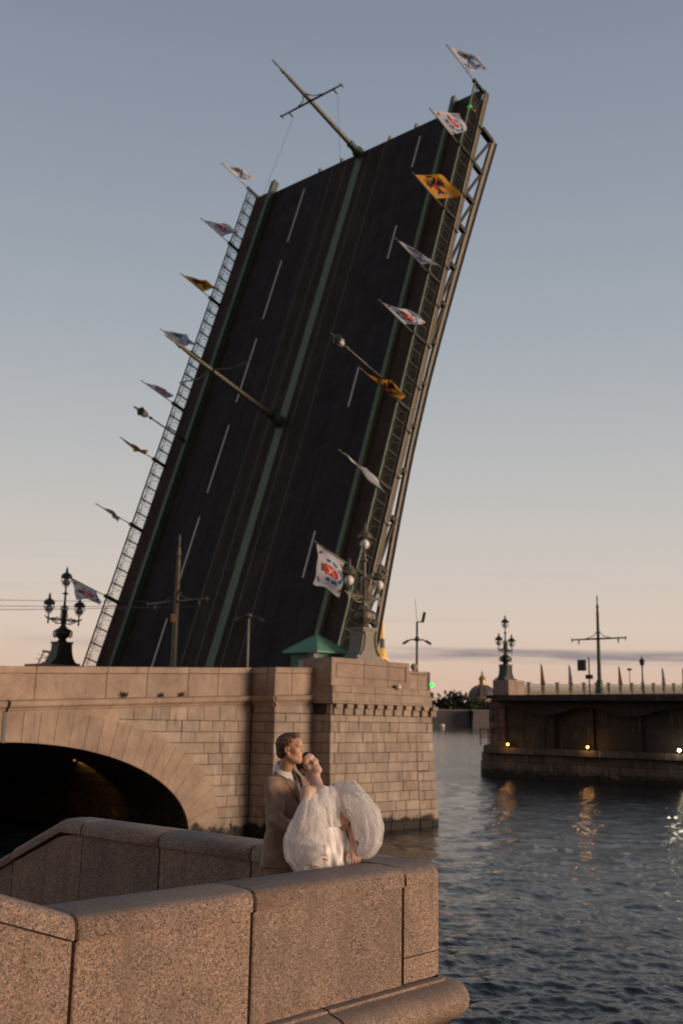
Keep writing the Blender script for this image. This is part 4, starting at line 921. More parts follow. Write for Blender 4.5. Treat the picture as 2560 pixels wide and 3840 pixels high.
MB().box(-0.55, 0.2, -0.2, 0.2, -0.1, 0.9).build('housing', M['black'], sg)
mb = MB(); mb.lathe([(0.001, 0), (0.16, 0.0), (0.16, 0.08), (0.001, 0.09)], 10); o = mb.build('lens', M['led_green'], sg); o.location = (-0.56, -0.05, 0.55); o.rotation_euler = (0, -pi / 2, 0)
mb = MB(); mb.lathe([(0.001, 0), (0.16, 0.0), (0.16, 0.08), (0.001, 0.09)], 10); o = mb.build('lens', M['orange'], sg); o.location = (-0.56, -0.05, 0.1); o.rotation_euler = (0, -pi / 2, 0)
# a stay frame in the last bay of the railing
# ------------------------------------------------------------------ hut, poles and signals on the pier
ki = thing('bridge_hut', 'small green hut with a pyramid roof behind the parapet next to the pier pedestal', 'hut', (40.35, 38.4, zc(40) + 0.03))
MB().box(-0.95, 0.95, -0.95, 0.95, 0, 2.25).build('wall', M['kiosk_wall'], ki)
mb = MB(); mb.add([(-1.28, -1.28, 2.1), (1.28, -1.28, 2.1), (1.28, 1.28, 2.1), (-1.28, 1.28, 2.1), (-1.28, -1.28, 2.19), (1.28, -1.28, 2.19), (1.28, 1.28, 2.19), (-1.28, 1.28, 2.19), (0, 0, 3.15)],
                  [(3, 2, 1, 0), (0, 1, 5, 4), (1, 2, 6, 5), (2, 3, 7, 6), (3, 0, 4, 7), (4, 5, 8), (5, 6, 8), (6, 7, 8), (7, 4, 8)])
for sx, sy in ((-1, -1), (1, -1), (1, 1), (-1, 1)): mb.bar((sx * 1.28, sy * 1.28, 2.2), (0, 0, 3.17), 0.06)
mb.lathe([(0.05, 3.15), (0.06, 3.25), (0.01, 3.4)], 6); mb.build('roof', M['green_roof'], ki)
MB().box(-0.975, -0.952, -0.35, 0.35, 1.05, 1.75).build('window', M['glass_blue'], ki)
MB().box(-0.5, 0.3, -0.975, -0.952, 0.1, 1.95).build('door', M['green_dark'], ki)
ts = thing('signal_light', 'small signal box with a red light in front of the green hut', 'signal light', (39.3, 37.6, zc(39.3) + 0.03))
mb = MB(); mb.box(-0.06, 0.06, -0.06, 0.06, 0, 1.0); mb.box(-0.16, 0.16, -0.18, 0.18, 1.0, 2.05); mb.box(-0.2, 0.2, -0.22, 0.22, 2.06, 2.2); mb.build('housing', M['grey_metal'], ts)
mb = MB(); mb.lathe([(0.001, 0), (0.09, 0), (0.09, 0.05), (0.001, 0.06)], 10); o = mb.build('lens', M['led_red'], ts); o.location = (-0.165, -0.05, 1.35); o.rotation_euler = (0, -pi / 2, 0)
def cam_pole(label, loc, h, arms, top=None):
    t = thing('camera_pole', label, 'pole', loc, 'slim poles with camera arms')
    mb = MB(); mb.tube([(0, 0, 0), (0, 0, h * 0.5), (0, 0, h)], [0.075, 0.065, 0.055], 8); mb.build('pole', M['iron'] if top else M['grey_metal'], t, True)
    for s in (-1, 1):
        mb = MB(); d = Vector((RT.x, RT.y, 0)) * s
        mb.tube([(0, 0, arms), d * 0.35 + Vector((0, 0, arms + 0.02)), d * 0.62 + Vector((0, 0, arms - 0.16))], 0.04, 5)
        mb.bar(d * 0.48 + Vector((0, 0, arms - 0.04)), d * 0.78 + Vector((0, 0, arms - 0.22)), 0.16, 0.13)
        mb.build('camera_arm', M['iron'], t)
    mb = MB(); mb.lathe([(0.05, arms - 0.1), (0.16, arms), (0.14, arms + 0.12), (0.05, arms + 0.2)], 8); mb.build('collar', M['iron'], t)
    if top:
        mb = MB(); d = Vector((RT.x, RT.y, 0)); mb.tube([(0, 0, h), d * 0.3 + Vector((0, 0, h + 0.02))], 0.035, 5); mb.bar(d * 0.3 + Vector((0, 0, h - 0.02)), d * 0.42 + Vector((0, 0, h + 0.55)), 0.16, 0.16); mb.build('camera', M['iron'], t)
        mb = MB(); mb.tube([(0, 0, h), (-0.12, 0.06, h + 1.25)], 0.012, 4); mb.build('aerial', M['iron'], t)
    return t
cam_pole('slim pale pole with two camera arms rising in front of the dark roadway', (35.95, 39.0, 6.6), 4.1, 3.95)
cam_pole('slim dark pole with a tilted camera on top at the river end of the pier', (45.62, 35.75, 6.9), 4.0, 3.0, True)
tl = thing('signal_light', 'green-lit signal mounted on the river end of the pier', 'signal light', (45.95, 35.35, 6.9))
mb = MB(); mb.box(-0.16, 0.16, -0.14, 0.16, -0.5, 1.25); mb.build('housing', M['black'], tl)
mb = MB(); mb.lathe([(0.001, 0), (0.115, 0.0), (0.115, 0.10), (0.001, 0.12)], 12); o = mb.build('lens', M['led_green'], tl); o.location = (0.20, -0.20, 0.55); o.rotation_euler = (pi / 2, 0, -0.5)
mb = MB(); mb.lathe([(0.02, 0.0), (0.16, 0.1), (0.16, 0.35), (0.05, 0.42)], 8); o = mb.build('hood', M['black'], tl); o.location = (0.3, -0.1, -0.25)
hw = thing('floodlight', 'small white floodlight fixed below the pier pedestal', 'floodlight', (42.78, 34.86, 7.2))
mb = MB(); mb.box(-0.04, 0.04, -0.05, 0.14, -0.05, 0.1); mb.build('bracket', M['black'], hw)
mb = MB(); mb.lathe([(0.001, 0), (0.13, 0.03), (0.15, 0.16), (0.10, 0.24), (0.001, 0.25)], 12); o = mb.build('lamp_head', M['white'], hw, True); o.rotation_euler = (pi / 2, 0, 0); o.location = (0, 0.0, 0.02)
kn = tag(MB().lathe([(0.12, 8.12), (0.10, 8.2), (0.17, 8.3), (0.20, 8.4), (0.15, 8.52), (0.04, 8.58)], 10, (45.05, 35.5, 0)).build('stone_finial', M['smooth_ashlar'], None, True), 'small round knob standing on the river end of the pier', 'finial')
# ------------------------------------------------------------------ the next pier and fixed span across the opening
fpz = thing('river_pier', 'dark sooty pier across the opening, with a ledge of lamps above the water', 'bridge pier', (0, 0, 0))
fx_ = frame((93.2, 0, 0), (0, 1, 0), (0, 0, 1), (-1, 0, 0))
mb = MB(); mb.box(93.4, 101, 33, 61.5, -1.5, 8.0); mb.box(93.5, 101, 61.5, 63.3, -1.5, 8.0); mb.build('masonry_core', M['joint'], fpz)
DA = M['dark_ashlar']
# plain recessed wall in big plates between stiffeners
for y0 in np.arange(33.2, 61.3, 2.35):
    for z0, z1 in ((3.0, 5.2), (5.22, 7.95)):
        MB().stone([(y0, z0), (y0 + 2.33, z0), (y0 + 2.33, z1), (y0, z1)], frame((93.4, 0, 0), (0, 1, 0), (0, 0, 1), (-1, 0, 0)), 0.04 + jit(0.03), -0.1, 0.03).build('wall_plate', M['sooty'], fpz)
for y in (55.6, 46.3, 51.2, 37.0):
    MB().box(92.95, 93.36, y - 0.12, y + 0.12, 3.0, 6.4 if y in (55.6, 46.3) else 7.2).build('stiffener', M['sooty'], fpz)
# ledge and base courses
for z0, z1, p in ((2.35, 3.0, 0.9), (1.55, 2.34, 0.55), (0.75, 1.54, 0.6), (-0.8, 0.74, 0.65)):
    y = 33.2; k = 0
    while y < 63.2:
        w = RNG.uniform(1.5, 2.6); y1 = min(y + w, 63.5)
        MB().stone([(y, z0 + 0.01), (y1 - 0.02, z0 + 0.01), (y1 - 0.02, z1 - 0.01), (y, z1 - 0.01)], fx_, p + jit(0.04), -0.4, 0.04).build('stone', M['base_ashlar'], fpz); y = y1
# granite stub at the far corner with rough courses, ice-cutter nose
for i, z0 in enumerate(np.arange(3.0, 7.6, 0.66)):
    cuts = [61.35, 62.2, 63.35] if i % 2 else [61.35, 62.8, 63.35]
    for y0, y1 in zip(cuts[:-1], cuts[1:]):
        MB().stone([(y0, z0), (y1 - 0.02, z0), (y1 - 0.02, z0 + 0.64), (y0, z0 + 0.64)], fx_, 0.10 + jit(0.04), -0.4, 0.04).build('stone', M['stub_ashlar'], fpz)
    MB().stone([(93.15, z0), (96.5, z0), (96.5, z0 + 0.64), (93.15, z0 + 0.64)], frame((0, 63.35, 0), (1, 0, 0), (0, 0, 1), (0, 1, 0)), 0.0 + jit(0.03), -0.3, 0.04).build('stone', M['stub_ashlar'], fpz)
for z0, z1, r in ((-0.8, 1.7, 0.95), (1.71, 2.55, 0.85), (2.56, 3.2, 0.65)):
    MB().lathe([(r + 0.5, z0), (r + 0.5, z1 - 0.15), (r + 0.2, z1)], 14, (94.3, 63.5, 0)).build('ice_cutter', M['base_ashlar'], fpz)
mb = MB()
for x in (93.0, 94.4): mb.box(x - 0.04, x + 0.04, 64.3, 64.38, 3.1, 4.8)
for z in (3.9, 4.7): mb.box(92.96, 94.44, 64.32, 64.36, z, z + 0.06)
tag(mb.build('ladder_rail', M['iron']), 'small iron guard rail on the ice-cutter of the far pier', 'guard rail')
for a, b in ((60.85, 62.85),):                            # pedestal block under the far lamp
    for z0, z1 in ((7.7, 8.3), (8.31, 9.9)):
        MB().stone([(a, z0), (b, z0), (b, z1), (a, z1)], fx_, 0.05 if z0 > 8 else 0.25, -3.0, 0.05).build('pedestal_stone', M['stub_ashlar'] if z0 < 8 else M['smooth_ashlar'], fpz)
# fixed span behind: edge girder with scalloped brackets, deck rising away
dk = thing('fixed_span', 'fixed bridge deck with pale edge over the dark pier across the water', 'bridge deck', (0, 0, 0))
DS = 0.0345
def zd(u): return 8.28 + DS * (u - 91.5)
mb = MB(); mb.add([(91.3, 36, zd(91.3)), (210, 36, zd(210)), (210, 62.4, zd(210)), (91.3, 62.4, zd(91.3)), (91.3, 36, 7.9), (210, 36, zd(210) - 0.9), (210, 62.4, zd(210) - 0.9), (91.3, 62.4, 7.9)],
       [(0, 1, 2, 3), (7, 6, 5, 4), (0, 4, 5, 1), (1, 5, 6, 2), (2, 6, 7, 3), (3, 7, 4, 0)]); mb.build('deck', M['asphalt'], dk)
MB().box(91.15, 91.29, 35.5, 61.0, 7.72, 8.22).build('edge_girder', M['sooty'], dk)
mb = MB()
ys = np.linspace(36, 61, 60); low_ = [7.25 - 0.42 * (1 - cos((y - 60.8) / 9.35 * 2 * pi)) * 1.0 for y in ys]
for i in range(len(ys) - 1):
    mb.prism([(ys[i], low_[i]), (ys[i + 1], low_[i + 1]), (ys[i + 1], 7.72), (ys[i], 7.72)], frame((92.7, 0, 0), (0, 1, 0), (0, 0, 1), (-1, 0, 0)), 0.3, -0.2)
    mb.prism([(ys[i], low_[i] - 0.12), (ys[i + 1], low_[i + 1] - 0.12), (ys[i + 1], low_[i + 1] + 0.02), (ys[i], low_[i] + 0.02)], frame((92.7, 0, 0), (0, 1, 0), (0, 0, 1), (-1, 0, 0)), 0.42, 0.3)
mb.build('scalloped_fascia', M['sooty'], dk)
br = thing('bridge_balustrade', 'pale iron balustrade with posts along the far side of the fixed span', 'balustrade', (0, 0, 0))
pme = MB().box(-0.16, 0.16, -0.14, 0.14, -0.05, 1.22).box(-0.22, 0.22, -0.2, 0.2, 1.221, 1.34).mesh('post', M['iron_lit'])
us = [96.0 + 3.02 * k for k in range(30)]
lat = MB(); lat.box(0, 3.02, -0.02, 0.02, -0.3, 0.42)
for k in range(1, 12): lat.box(3.02 * k / 12 - 0.03, 3.02 * k / 12 + 0.03, -0.03, 0.03, 0.08, 0.78)
for k in range(6): lat.tube([(0.28 + k * 0.49 + 0.17 * cos(a), 0, 0.93 + 0.10 * sin(a)) for a in np.linspace(0, 2 * pi, 7)], 0.03, 4, cap=False)
lat.box(0, 3.02, -0.05, 0.05, 0.76, 0.82); lat.box(0, 3.02, -0.06, 0.06, 1.05, 1.14); lat.box(0, 3.02, -0.05, 0.05, 0, 0.1)
lme = lat.mesh('lattice_panel', M['truss'])
for u in us:
    o = link('post', pme, br); o.location = (u, 62.1, zd(u)); p = link('lattice_panel', lme, br); p.location = (u, 62.1, zd(u)); p.rotation_euler = (0, -math.atan(DS), 0)
GR = 'limp flags on the far balustrade across the water'
FD = [(101.6, 3, 'limp yellow flag nearest the distant three-lantern post'), (107.7, 0, 'limp white and blue flag, second from the distant three-lantern post'),
      (119.8, 3, 'limp yellow flag just right of the tall mast across the water'), (131.9, 0, 'limp bluish flag right of the slim lamp on the far balustrade'), (138.2, 3, 'limp yellow flag cut by the right edge, on the far balustrade')]
for i, (u, c, lab) in enumerate(FD):
    t = thing('flag', lab, 'flag', (u, 62.1, zd(u)), GR)
    MB().tube([(0, 0, 0), (0, 0, 3.4)], 0.04, 5).build('flagpole', M['iron'], t)
    vs = []; fs = []; mi = []
    for a in range(13):
        for b_ in range(7):
            x = b_ / 6; vs.append(((0.10 + 0.16 * a / 12) * x * 1.6 * RT.x + 0.05 * sin(5 * x + a * 0.4), (0.10 + 0.16 * a / 12) * x * 1.6 * RT.y + 0.05 * cos(4 * x), 3.35 - 2.2 * a / 12 - 0.25 * x))
    for a in range(12):
        for b_ in range(6): q = a * 7 + b_; fs.append((q, q + 1, q + 8, q + 7)); mi.append((3 if b_ > 3 and a < 8 else 5) if c == 3 else (2 if a % 5 in (1, 2) and b_ > 1 else (1 if a > 8 and b_ < 3 else 6)))  # brown faces paint the backlit darkness into the yellow cloth
    mb = MB(); mb.v = vs; mb.f = fs; mb.m = mi; mb.build('flag_cloth', FM, t, True, fix=False)
ms = mast('tall dark mast with a cross-arm on the fixed span across the water', (91.75, 49.6, 8.3), (0, 0, 0), M['iron'], 9.65, (5.35, 2.95, 0))
sp = thing('signal_post', 'short post with a dark square box beside the tall mast across the water', 'signal post', (91.6, 50.6, 8.3))
MB().tube([(0, 0, 0), (0, 0, 3.6)], 0.07, 6).build('pole', M['iron'], sp); MB().box(-0.12, 0.12, 0.35, 1.2, 2.3, 3.35).build('sign_box', M['iron'], sp); MB().box(-0.2, 0.2, -0.3, 0.3, 1.5, 1.9).build('signal_head', M['black'], sp)
sl2 = thing('street_lamp', 'slim single lantern post on the far balustrade right of the tall mast', 'street lamp', (126.2, 62.1, zd(126.2)))
smooth_by_angle(MB().lathe([(0.26, 0), (0.24, 1.0), (0.14, 1.3), (0.10, 2.0), (0.09, 3.3), (0.16, 3.36), (0.06, 3.5)], 8).build('pole', M['iron'], sl2), 40)
smooth_by_angle(MB().lathe([(0.08, 3.5), (0.28, 3.7), (0.32, 4.1), (0.40, 4.15), (0.2, 4.4), (0.1, 4.5), (0.02, 4.85)], 8).build('lantern', M['iron'], sl2), 40)
sl3 = thing('camera_pole', 'thin pole with a small head between two limp flags across the water', 'pole', (122.7, 62.1, zd(122.7)))
MB().tube([(0, 0, 0), (0, 0, 2.9)], 0.05, 5).build('pole', M['iron'], sl3); MB().box(-0.2, 0.2, -0.22, 0.22, 2.9, 3.15).build('camera', M['iron'], sl3)
for y, lab, m, col, en in ((60.4, 'amber lamp glowing on the far pier ledge nearest its left corner', 'amber', (1.0, 0.47, 0.13), 4.5), (51.3, 'amber lamp glowing on the far pier ledge below the tall mast', 'amber', (1.0, 0.50, 0.16), 6), (42.05, 'white lamp glowing on the far pier ledge at the right edge of view', 'lampwhite', (1.0, 0.86, 0.62), 5)):
    t = thing('pier_lamp', lab, 'lamp', (92.15, y, 3.05))
    MB().box(-0.05, 0.25, -0.06, 0.06, 0.0, 0.16).build('bracket', M['iron'], t)
    MB().lathe([(0.001, 0.16), (0.10, 0.18), (0.13, 0.27), (0.08, 0.37), (0.001, 0.39)], 10).build('bulb', M[m], t, True)
    ld = bpy.data.lights.new('pier_lamp_light', 'POINT'); ld.energy = en * 6; ld.color = col; ld.shadow_soft_size = 0.13
    lo = bpy.data.objects.new('pier_lamp_light', ld); COL.objects.link(lo); lo.parent = t; lo.location = (-0.42, 0, 0.25)
vl = thing('pier_lamp', 'small amber lamp deep under the dark arch', 'lamp', (27.9, 41.6, 3.45))
MB().box(-0.05, 0.35, -0.04, 0.04, 0.1, 0.2).build('bracket', M['iron'], vl); MB().lathe([(0.001, -0.04), (0.05, -0.03), (0.06, 0.02), (0.001, 0.05)], 8).build('bulb', M['amber_dim'], vl, True)
ld = bpy.data.lights.new('pier_lamp_light', 'SPOT'); ld.energy = 90; ld.color = (1.0, 0.50, 0.10); ld.shadow_soft_size = 0.05
lo = bpy.data.objects.new('pier_lamp_light', ld); COL.objects.link(lo); lo.parent = vl; lo.location = (0.1, 0.0, -0.1); ld.spot_size = radians(58); ld.spot_blend = 0.7; lo.rotation_mode = 'QUATERNION'; lo.rotation_quaternion = Vector((-2.5, -1.7, 1.35)).to_track_quat('Z', 'Y')

# ------------------------------------------------------------------ the far bank: fortress wall, trees, domed tomb, golden spire
def far(X, Yd, z): p = RT * X + FW * Yd; return (p.x, p.y, z)
ffr = lambda Yd: (lambda a, b, c: Vector(far(a, Yd - c, b)))
fw = thing('fortress_wall', 'long grey fortress wall along the far bank of the river', 'wall', far(110, 1100, 0))
def rel(t): L = Vector(t.location); return lambda mb: (setattr(mb, 'v', [tuple(Vector(p) - L) for p in mb.v]), mb)[1]
S_ = 1.1
rl = rel(fw)
for x0, x1, c in ((20, 125, 0), (126, 260, 12)):
    mb = MB(); mb.prism([(x0 * S_, -1), (x1 * S_, -1), (x1 * S_ - 1.5, 17.2), (x0 * S_ + 1.5, 17.2)], ffr(1100), c, -20); rl(mb).build('bastion', M['fort'] if c == 0 else M['fort2'], fw)
    mb = MB(); mb.prism([(x0 * S_ - 0.5, 16.6), (x1 * S_ + 0.5, 16.6), (x1 * S_ + 0.5, 17.9), (x0 * S_ - 0.5, 17.9)], ffr(1100), c + 0.8, -20); rl(mb).build('coping', M['fort_cap'], fw)
struct(MB().prism([(-900, -1.2), (1500, -1.2), (1500, 0.5), (-900, 0.5)], ffr(1100), 3, -900).build('far_bank', M['fort']))
mb = MB(); mb.lathe([(0.001, 0), (2.2, 0.5), (2.6, 2.4), (1.6, 4.0), (0.001, 4.4)], 10)
mb.v = [(x, y, z) for x, y, z in mb.v]; o = mb.build('moored_buoy', M['pale'], None, True); o.location = far(92, 930, 0.0); o.scale = (0.8, 0.8, 0.8); tag(o, 'small pale buoy floating before the fortress wall', 'buoy')
def tree(X, Yd, h, r, seed, label, z0=1.0):
    rng = np.random.default_rng(seed); t = thing('tree', label, 'tree', far(X, Yd, z0), 'trees on the far bank')
    MB().tube([(0, 0, 0), (0.2, 0.1, h * 0.35), (0, 0, h * 0.6)], [r * 0.09, r * 0.06, r * 0.03], 6).build('trunk', M['bark'], t)
    n = 420; lob = rng.normal(size=(9, 3)); lob /= np.linalg.norm(lob, axis=1)[:, None]
    mb = MB()
    cs = lob * np.array([r * 0.62, r * 0.62, h * 0.22]) + np.array([0, 0, h * 0.62])
    for i in range(n):
        c = cs[rng.integers(9)] + rng.normal(size=3) * np.array([r * 0.24, r * 0.24, h * 0.10]); a = rng.normal(size=3); a /= np.linalg.norm(a); b = np.cross(a, rng.normal(size=3)); b /= np.linalg.norm(b); s = r * rng.uniform(0.10, 0.2)
        mb.add([c - a * s, c + b * s * 0.7, c + a * s, c - b * s * 0.7], [(0, 1, 2, 3)])
    mb.build('crown', M['leaf'], t, fix=False)
for k, (X, h, r, lab) in enumerate(((93, 24, 8, 'low rounded tree at the left end of the far trees, behind the pier signal'), (104, 30, 10, 'broad dark tree left of the middle behind the fortress wall'), (114, 34, 11, 'tallest dark round tree behind the fortress wall'),
                                    (125, 32, 10, 'dark tree between the tallest tree and the dome'), (136, 27, 9, 'tree crown hiding the left foot of the dome'), (148, 24, 8, 'dark tree under the middle of the dome'), (160, 26, 9, 'dark tree at the right foot of the dome'), (82, 27, 9, 'tree crown peeping out just beside the pier edge'))):
    tree(X * S_, 1125 + 3 * (k % 3), h * S_ * 0.98, r * S_ * 1.25, 20 + k, lab)
dm = thing('domed_tomb', 'dark ribbed dome with a golden lantern and cross above the far trees', 'church', far(143.0 * S_, 1150, 1))
smooth_by_angle(MB().lathe([(17, 0), (17, 20), (18, 20.5), (18, 22), (15.5, 22.5), (15.5, 29.5), (16.4, 30), (16.4, 31)], 24).build('drum', M['church'], dm), 40)
dp = [(15.2 * cos(a), 31 + 13.5 * sin(a)) for a in np.linspace(0, 1.3, 9)]
smooth_by_angle(MB().lathe(dp, 24).build('dome', M['dome'], dm), 40)
mb = MB()
for k in range(12):
    a = k * pi / 6; mb.tube([(x * 1.012 * cos(a), x * 1.012 * sin(a), z + 0.1) for x, z in dp], 0.42, 4)
mb.build('rib', M['gold'], dm)
smooth_by_angle(MB().lathe([(4.6, 43.6), (4.6, 44.6), (3.3, 45), (3.3, 49.5), (4.2, 50), (3.4, 52.5), (2.0, 54), (1.2, 55), (1.2, 56.2), (1.5, 57), (0.4, 58.2), (0.2, 61.5)], 12).build('lantern', M['gold'], dm), 40)
spt = thing('golden_spire', 'tall golden spire of a bell tower with self-glowing gilding, rising beside the raised leaf', 'spire', far(41.2 * S_, 1100, 1))
MB().box(-8, 8, -8, 8, 0, 50).build('tower', M['church'], spt)
smooth_by_angle(MB().lathe([(7.5, 50), (7.5, 53), (6.0, 54), (5.6, 64), (6.4, 64.6), (6.4, 66.5), (4.6, 67.5)], 8).build('belfry', M['church2'], spt), 30)
for a in range(8):
    MB().box(-0.9, 0.9, -0.9, 0.9, 0, 2.0).build('lit_window', M['lit_win'], spt).location = (5.5 * cos(a * pi / 4 + 0.25), 5.5 * sin(a * pi / 4 + 0.25), 67)
    MB().box(-0.45, 0.45, -0.45, 0.45, 0, 11.5).build('pilaster', M['gold_lit'], spt).location = (5.6 * cos(a * pi / 4), 5.6 * sin(a * pi / 4), 53.5)
smooth_by_angle(MB().lathe([(4.6, 69), (5.2, 71), (5.2, 73), (4.2, 75), (3.6, 77), (4.0, 78), (3.4, 79)], 8).build('upper_belfry', M['gold_lit'], spt), 30)
smooth_by_angle(MB().lathe([(3.0, 79), (2.7, 84), (2.8, 88), (2.2, 89)], 8).build('lantern', M['church2'], spt), 30)
MB().lathe([(2.4, 89), (1.9, 96), (1.2, 108), (0.5, 120), (0.15, 128)], 8).build('spire', M['gold_lit'], spt)
lc = thing('lattice_structure', 'dark lattice crane far behind the parapet beside the flared lamp foot', 'crane', far(-56.8, 205, 0))
mb = MB()
for x0, x1 in ((-3.2, -0.9), (-2.2, 0.4), (-1.0, 0.3), (1.6, 0.2), (3.0, 0.8)): mb.bar((x0 * RT.x, x0 * RT.y, 12.0), (x1 * RT.x, x1 * RT.y, 17.6), 0.20)
mb.bar((-1.2 * RT.x, -1.2 * RT.y, 17.6), (1.2 * RT.x, 1.2 * RT.y, 17.3), 0.45)
for z in (13.5, 14.8, 16.0): mb.bar((-2.4 * RT.x, -2.4 * RT.y, z), (2.3 * RT.x, 2.3 * RT.y, z + 0.9), 0.12); mb.bar((-1.9 * RT.x, -1.9 * RT.y, z + 1.0), (2.2 * RT.x, 2.2 * RT.y, z - 0.2), 0.10)
mb.build('lattice_jib', M['crane'], lc); mb = MB(); mb.box(-2.5, 2.5, -2.5, 2.5, -1, 12.0); mb.build('base_tower', M['crane'], lc)
# ------------------------------------------------------------------ the couple: sculpted as smooth distance fields, meshed in one skin each
V3 = lambda *a: np.array(a, float)
def nrm_(v): v = np.array(v, float); return v / np.linalg.norm(v)
def ell(c, r, A=None):
    c = np.array(c, float); r = np.array(r, float); A = np.eye(3) if A is None else np.array(A, float)      # rows = axes
    def f(P):
        q = (P - c) @ A.T; k0 = np.linalg.norm(q / r, axis=-1); k1 = np.linalg.norm(q / (r * r), axis=-1)
        return k0 * (k0 - 1) / np.maximum(k1, 1e-9)
    R_ = np.abs(A.T) @ r
    return f, c - R_, c + R_
def cap(a, b, ra, rb, flat=None):
    """tapered capsule; flat = (axis, factor) squashes it along axis"""
    a = np.array(a, float); b = np.array(b, float); ax = None if flat is None else nrm_(flat[0])
    def f(P):
        if ax is not None:
            k = 1 / flat[1]; Q = P + ((P - a) @ ax)[..., None] * ax * (k - 1); B = b + ((b - a) @ ax) * ax * (k - 1)
        else: Q, B = P, b
        d = B - a; t = np.clip(((Q - a) @ d) / (d @ d), 0, 1)
        v = np.linalg.norm(Q - a - t[..., None] * d, axis=-1) - (ra + (rb - ra) * t)
        return v * (1 if ax is None else max(flat[1], 0.55))
    m = max(ra, rb); return f, np.minimum(a, b) - m, np.maximum(a, b) + m
def tower(tab, lat, fold=None):
    """stack of ellipses: rows (z, cx, cy, a, b); lat = direction of the a axis in plan"""
    T = np.array(sorted(tab), float); lat = nrm_(lat); fw = np.array([-lat[1], lat[0]])
    def f(P):
        z = P[..., 2]; g = lambda i: np.interp(z, T[:, 0], T[:, i])
        x = P[..., 0] - g(1); y = P[..., 1] - g(2); u = x * lat[0] + y * lat[1]; v = x * fw[0] + y * fw[1]; a, b = g(3), g(4)
        k = np.sqrt((u / a) ** 2 + (v / b) ** 2); d = (k - 1) * np.minimum(a, b) * 0.9
        if fold is not None: d = d - fold(np.arctan2(v / b, u / a), z)
        return np.maximum(d, np.maximum(z - T[-1, 0], T[0, 0] - z))
    m = max(T[:, 3].max(), T[:, 4].max()) + 0.03
    return f, np.array([T[:, 1].min() - m, T[:, 2].min() - m, T[0, 0] - 0.01]), np.array([T[:, 1].max() + m, T[:, 2].max() + m, T[-1, 0] + 0.01])
def smin(a, b, k):
    if k <= 0: return np.minimum(a, b)
    h = np.maximum(k - np.abs(a - b), 0) / k; return np.minimum(a, b) - h * h * k * 0.25
def field(prims, gx, gy, gz):
    D = np.full((len(gx), len(gy), len(gz)), 0.25)
    for pr in prims:
        (f, lo, hi), k, op = pr[0], pr[1], pr[2] if len(pr) > 2 else '+'
        pad = max(k, 0.01) + 0.02
        i0, i1 = np.searchsorted(gx, [lo[0] - pad, hi[0] + pad]); j0, j1 = np.searchsorted(gy, [lo[1] - pad, hi[1] + pad]); k0, k1 = np.searchsorted(gz, [lo[2] - pad, hi[2] + pad])
        if i1 <= i0 or j1 <= j0 or k1 <= k0: continue
        P = np.stack(np.meshgrid(gx[i0:i1], gy[j0:j1], gz[k0:k1], indexing='ij'), -1)
        d = f(P); S = D[i0:i1, j0:j1, k0:k1]
        if op == '+': S[...] = smin(S, d, k)
        elif op == '-': S[...] = -smin(-S, d, k)
        elif op == '&': S[...] = -smin(-S, -d, k)
    return D
def nets(D, gx, gy, gz):
    """surface nets"""
    s = D < 0; nx, ny, nz = D.shape
    acc = np.zeros((nx - 1, ny - 1, nz - 1, 3), np.float32); cnt = np.zeros((nx - 1, ny - 1, nz - 1), np.float32)
    G = (gx, gy, gz)
    def sl(ax, o, full): return tuple(slice(o[i], (G[i].size - 1 + o[i])) if i != ax else (slice(0, -1) if not full else slice(1, None)) for i in range(3))
    for ax in range(3):
        others = [i for i in range(3) if i != ax]
        for o1 in (0, 1):
            for o2 in (0, 1):
                o = [0, 0, 0]; o[others[0]] = o1; o[others[1]] = o2
                a = D[sl(ax, o, False)]; b = D[sl(ax, o, True)]; m = (a < 0) != (b < 0)
                idx = np.nonzero(m)
                if not len(idx[0]): continue
                av, bv = a[idx], b[idx]; t = av / (av - bv)
                for i in range(3):
                    g = G[i]
                    if i == ax: co = g[idx[i]] * (1 - t) + g[idx[i] + 1] * t
                    else: co = g[idx[i] + o[i]]
                    acc[idx[0], idx[1], idx[2], i] += co
                cnt[idx] += 1
    act = cnt > 0; vid = np.full(act.shape, -1, np.int64); vid[act] = np.arange(act.sum()); verts = acc[act] / cnt[act][:, None]
    faces = []
    for ax in range(3):
        a1, a2 = [(1, 2), (2, 0), (0, 1)][ax]
        lo = [slice(None)] * 3; hi = [slice(None)] * 3; lo[ax] = slice(0, -1); hi[ax] = slice(1, None)
        A = s[tuple(lo)]; B = s[tuple(hi)]; e = np.nonzero(A != B)
        ok = (e[a1] > 0) & (e[a2] > 0) & (e[a1] < D.shape[a1] - 1) & (e[a2] < D.shape[a2] - 1)
        e = [q[ok] for q in e]; flip = B[tuple(e)]
        def c(d1, d2):
            q = [x.copy() for x in e]; q[a1] -= d1; q[a2] -= d2; return vid[tuple(q)]
        q = np.stack([c(1, 1), c(0, 1), c(0, 0), c(1, 0)], -1); q[flip] = q[flip][:, ::-1]; faces.append(q)
    F = np.concatenate(faces); F = F[(F >= 0).all(1)]
    return verts.astype(np.float64), F
def relax(v, f, n=2, w=0.5):
    e = np.concatenate([f[:, [0, 1]], f[:, [1, 2]], f[:, [2, 3]], f[:, [3, 0]]])
    for _ in range(n):
        s = np.zeros_like(v); c = np.zeros(len(v)); np.add.at(s, e[:, 0], v[e[:, 1]]); np.add.at(c, e[:, 0], 1); np.add.at(s, e[:, 1], v[e[:, 0]]); np.add.at(c, e[:, 1], 1)
        v = v * (1 - w) + w * s / np.maximum(c, 1)[:, None]
    return v
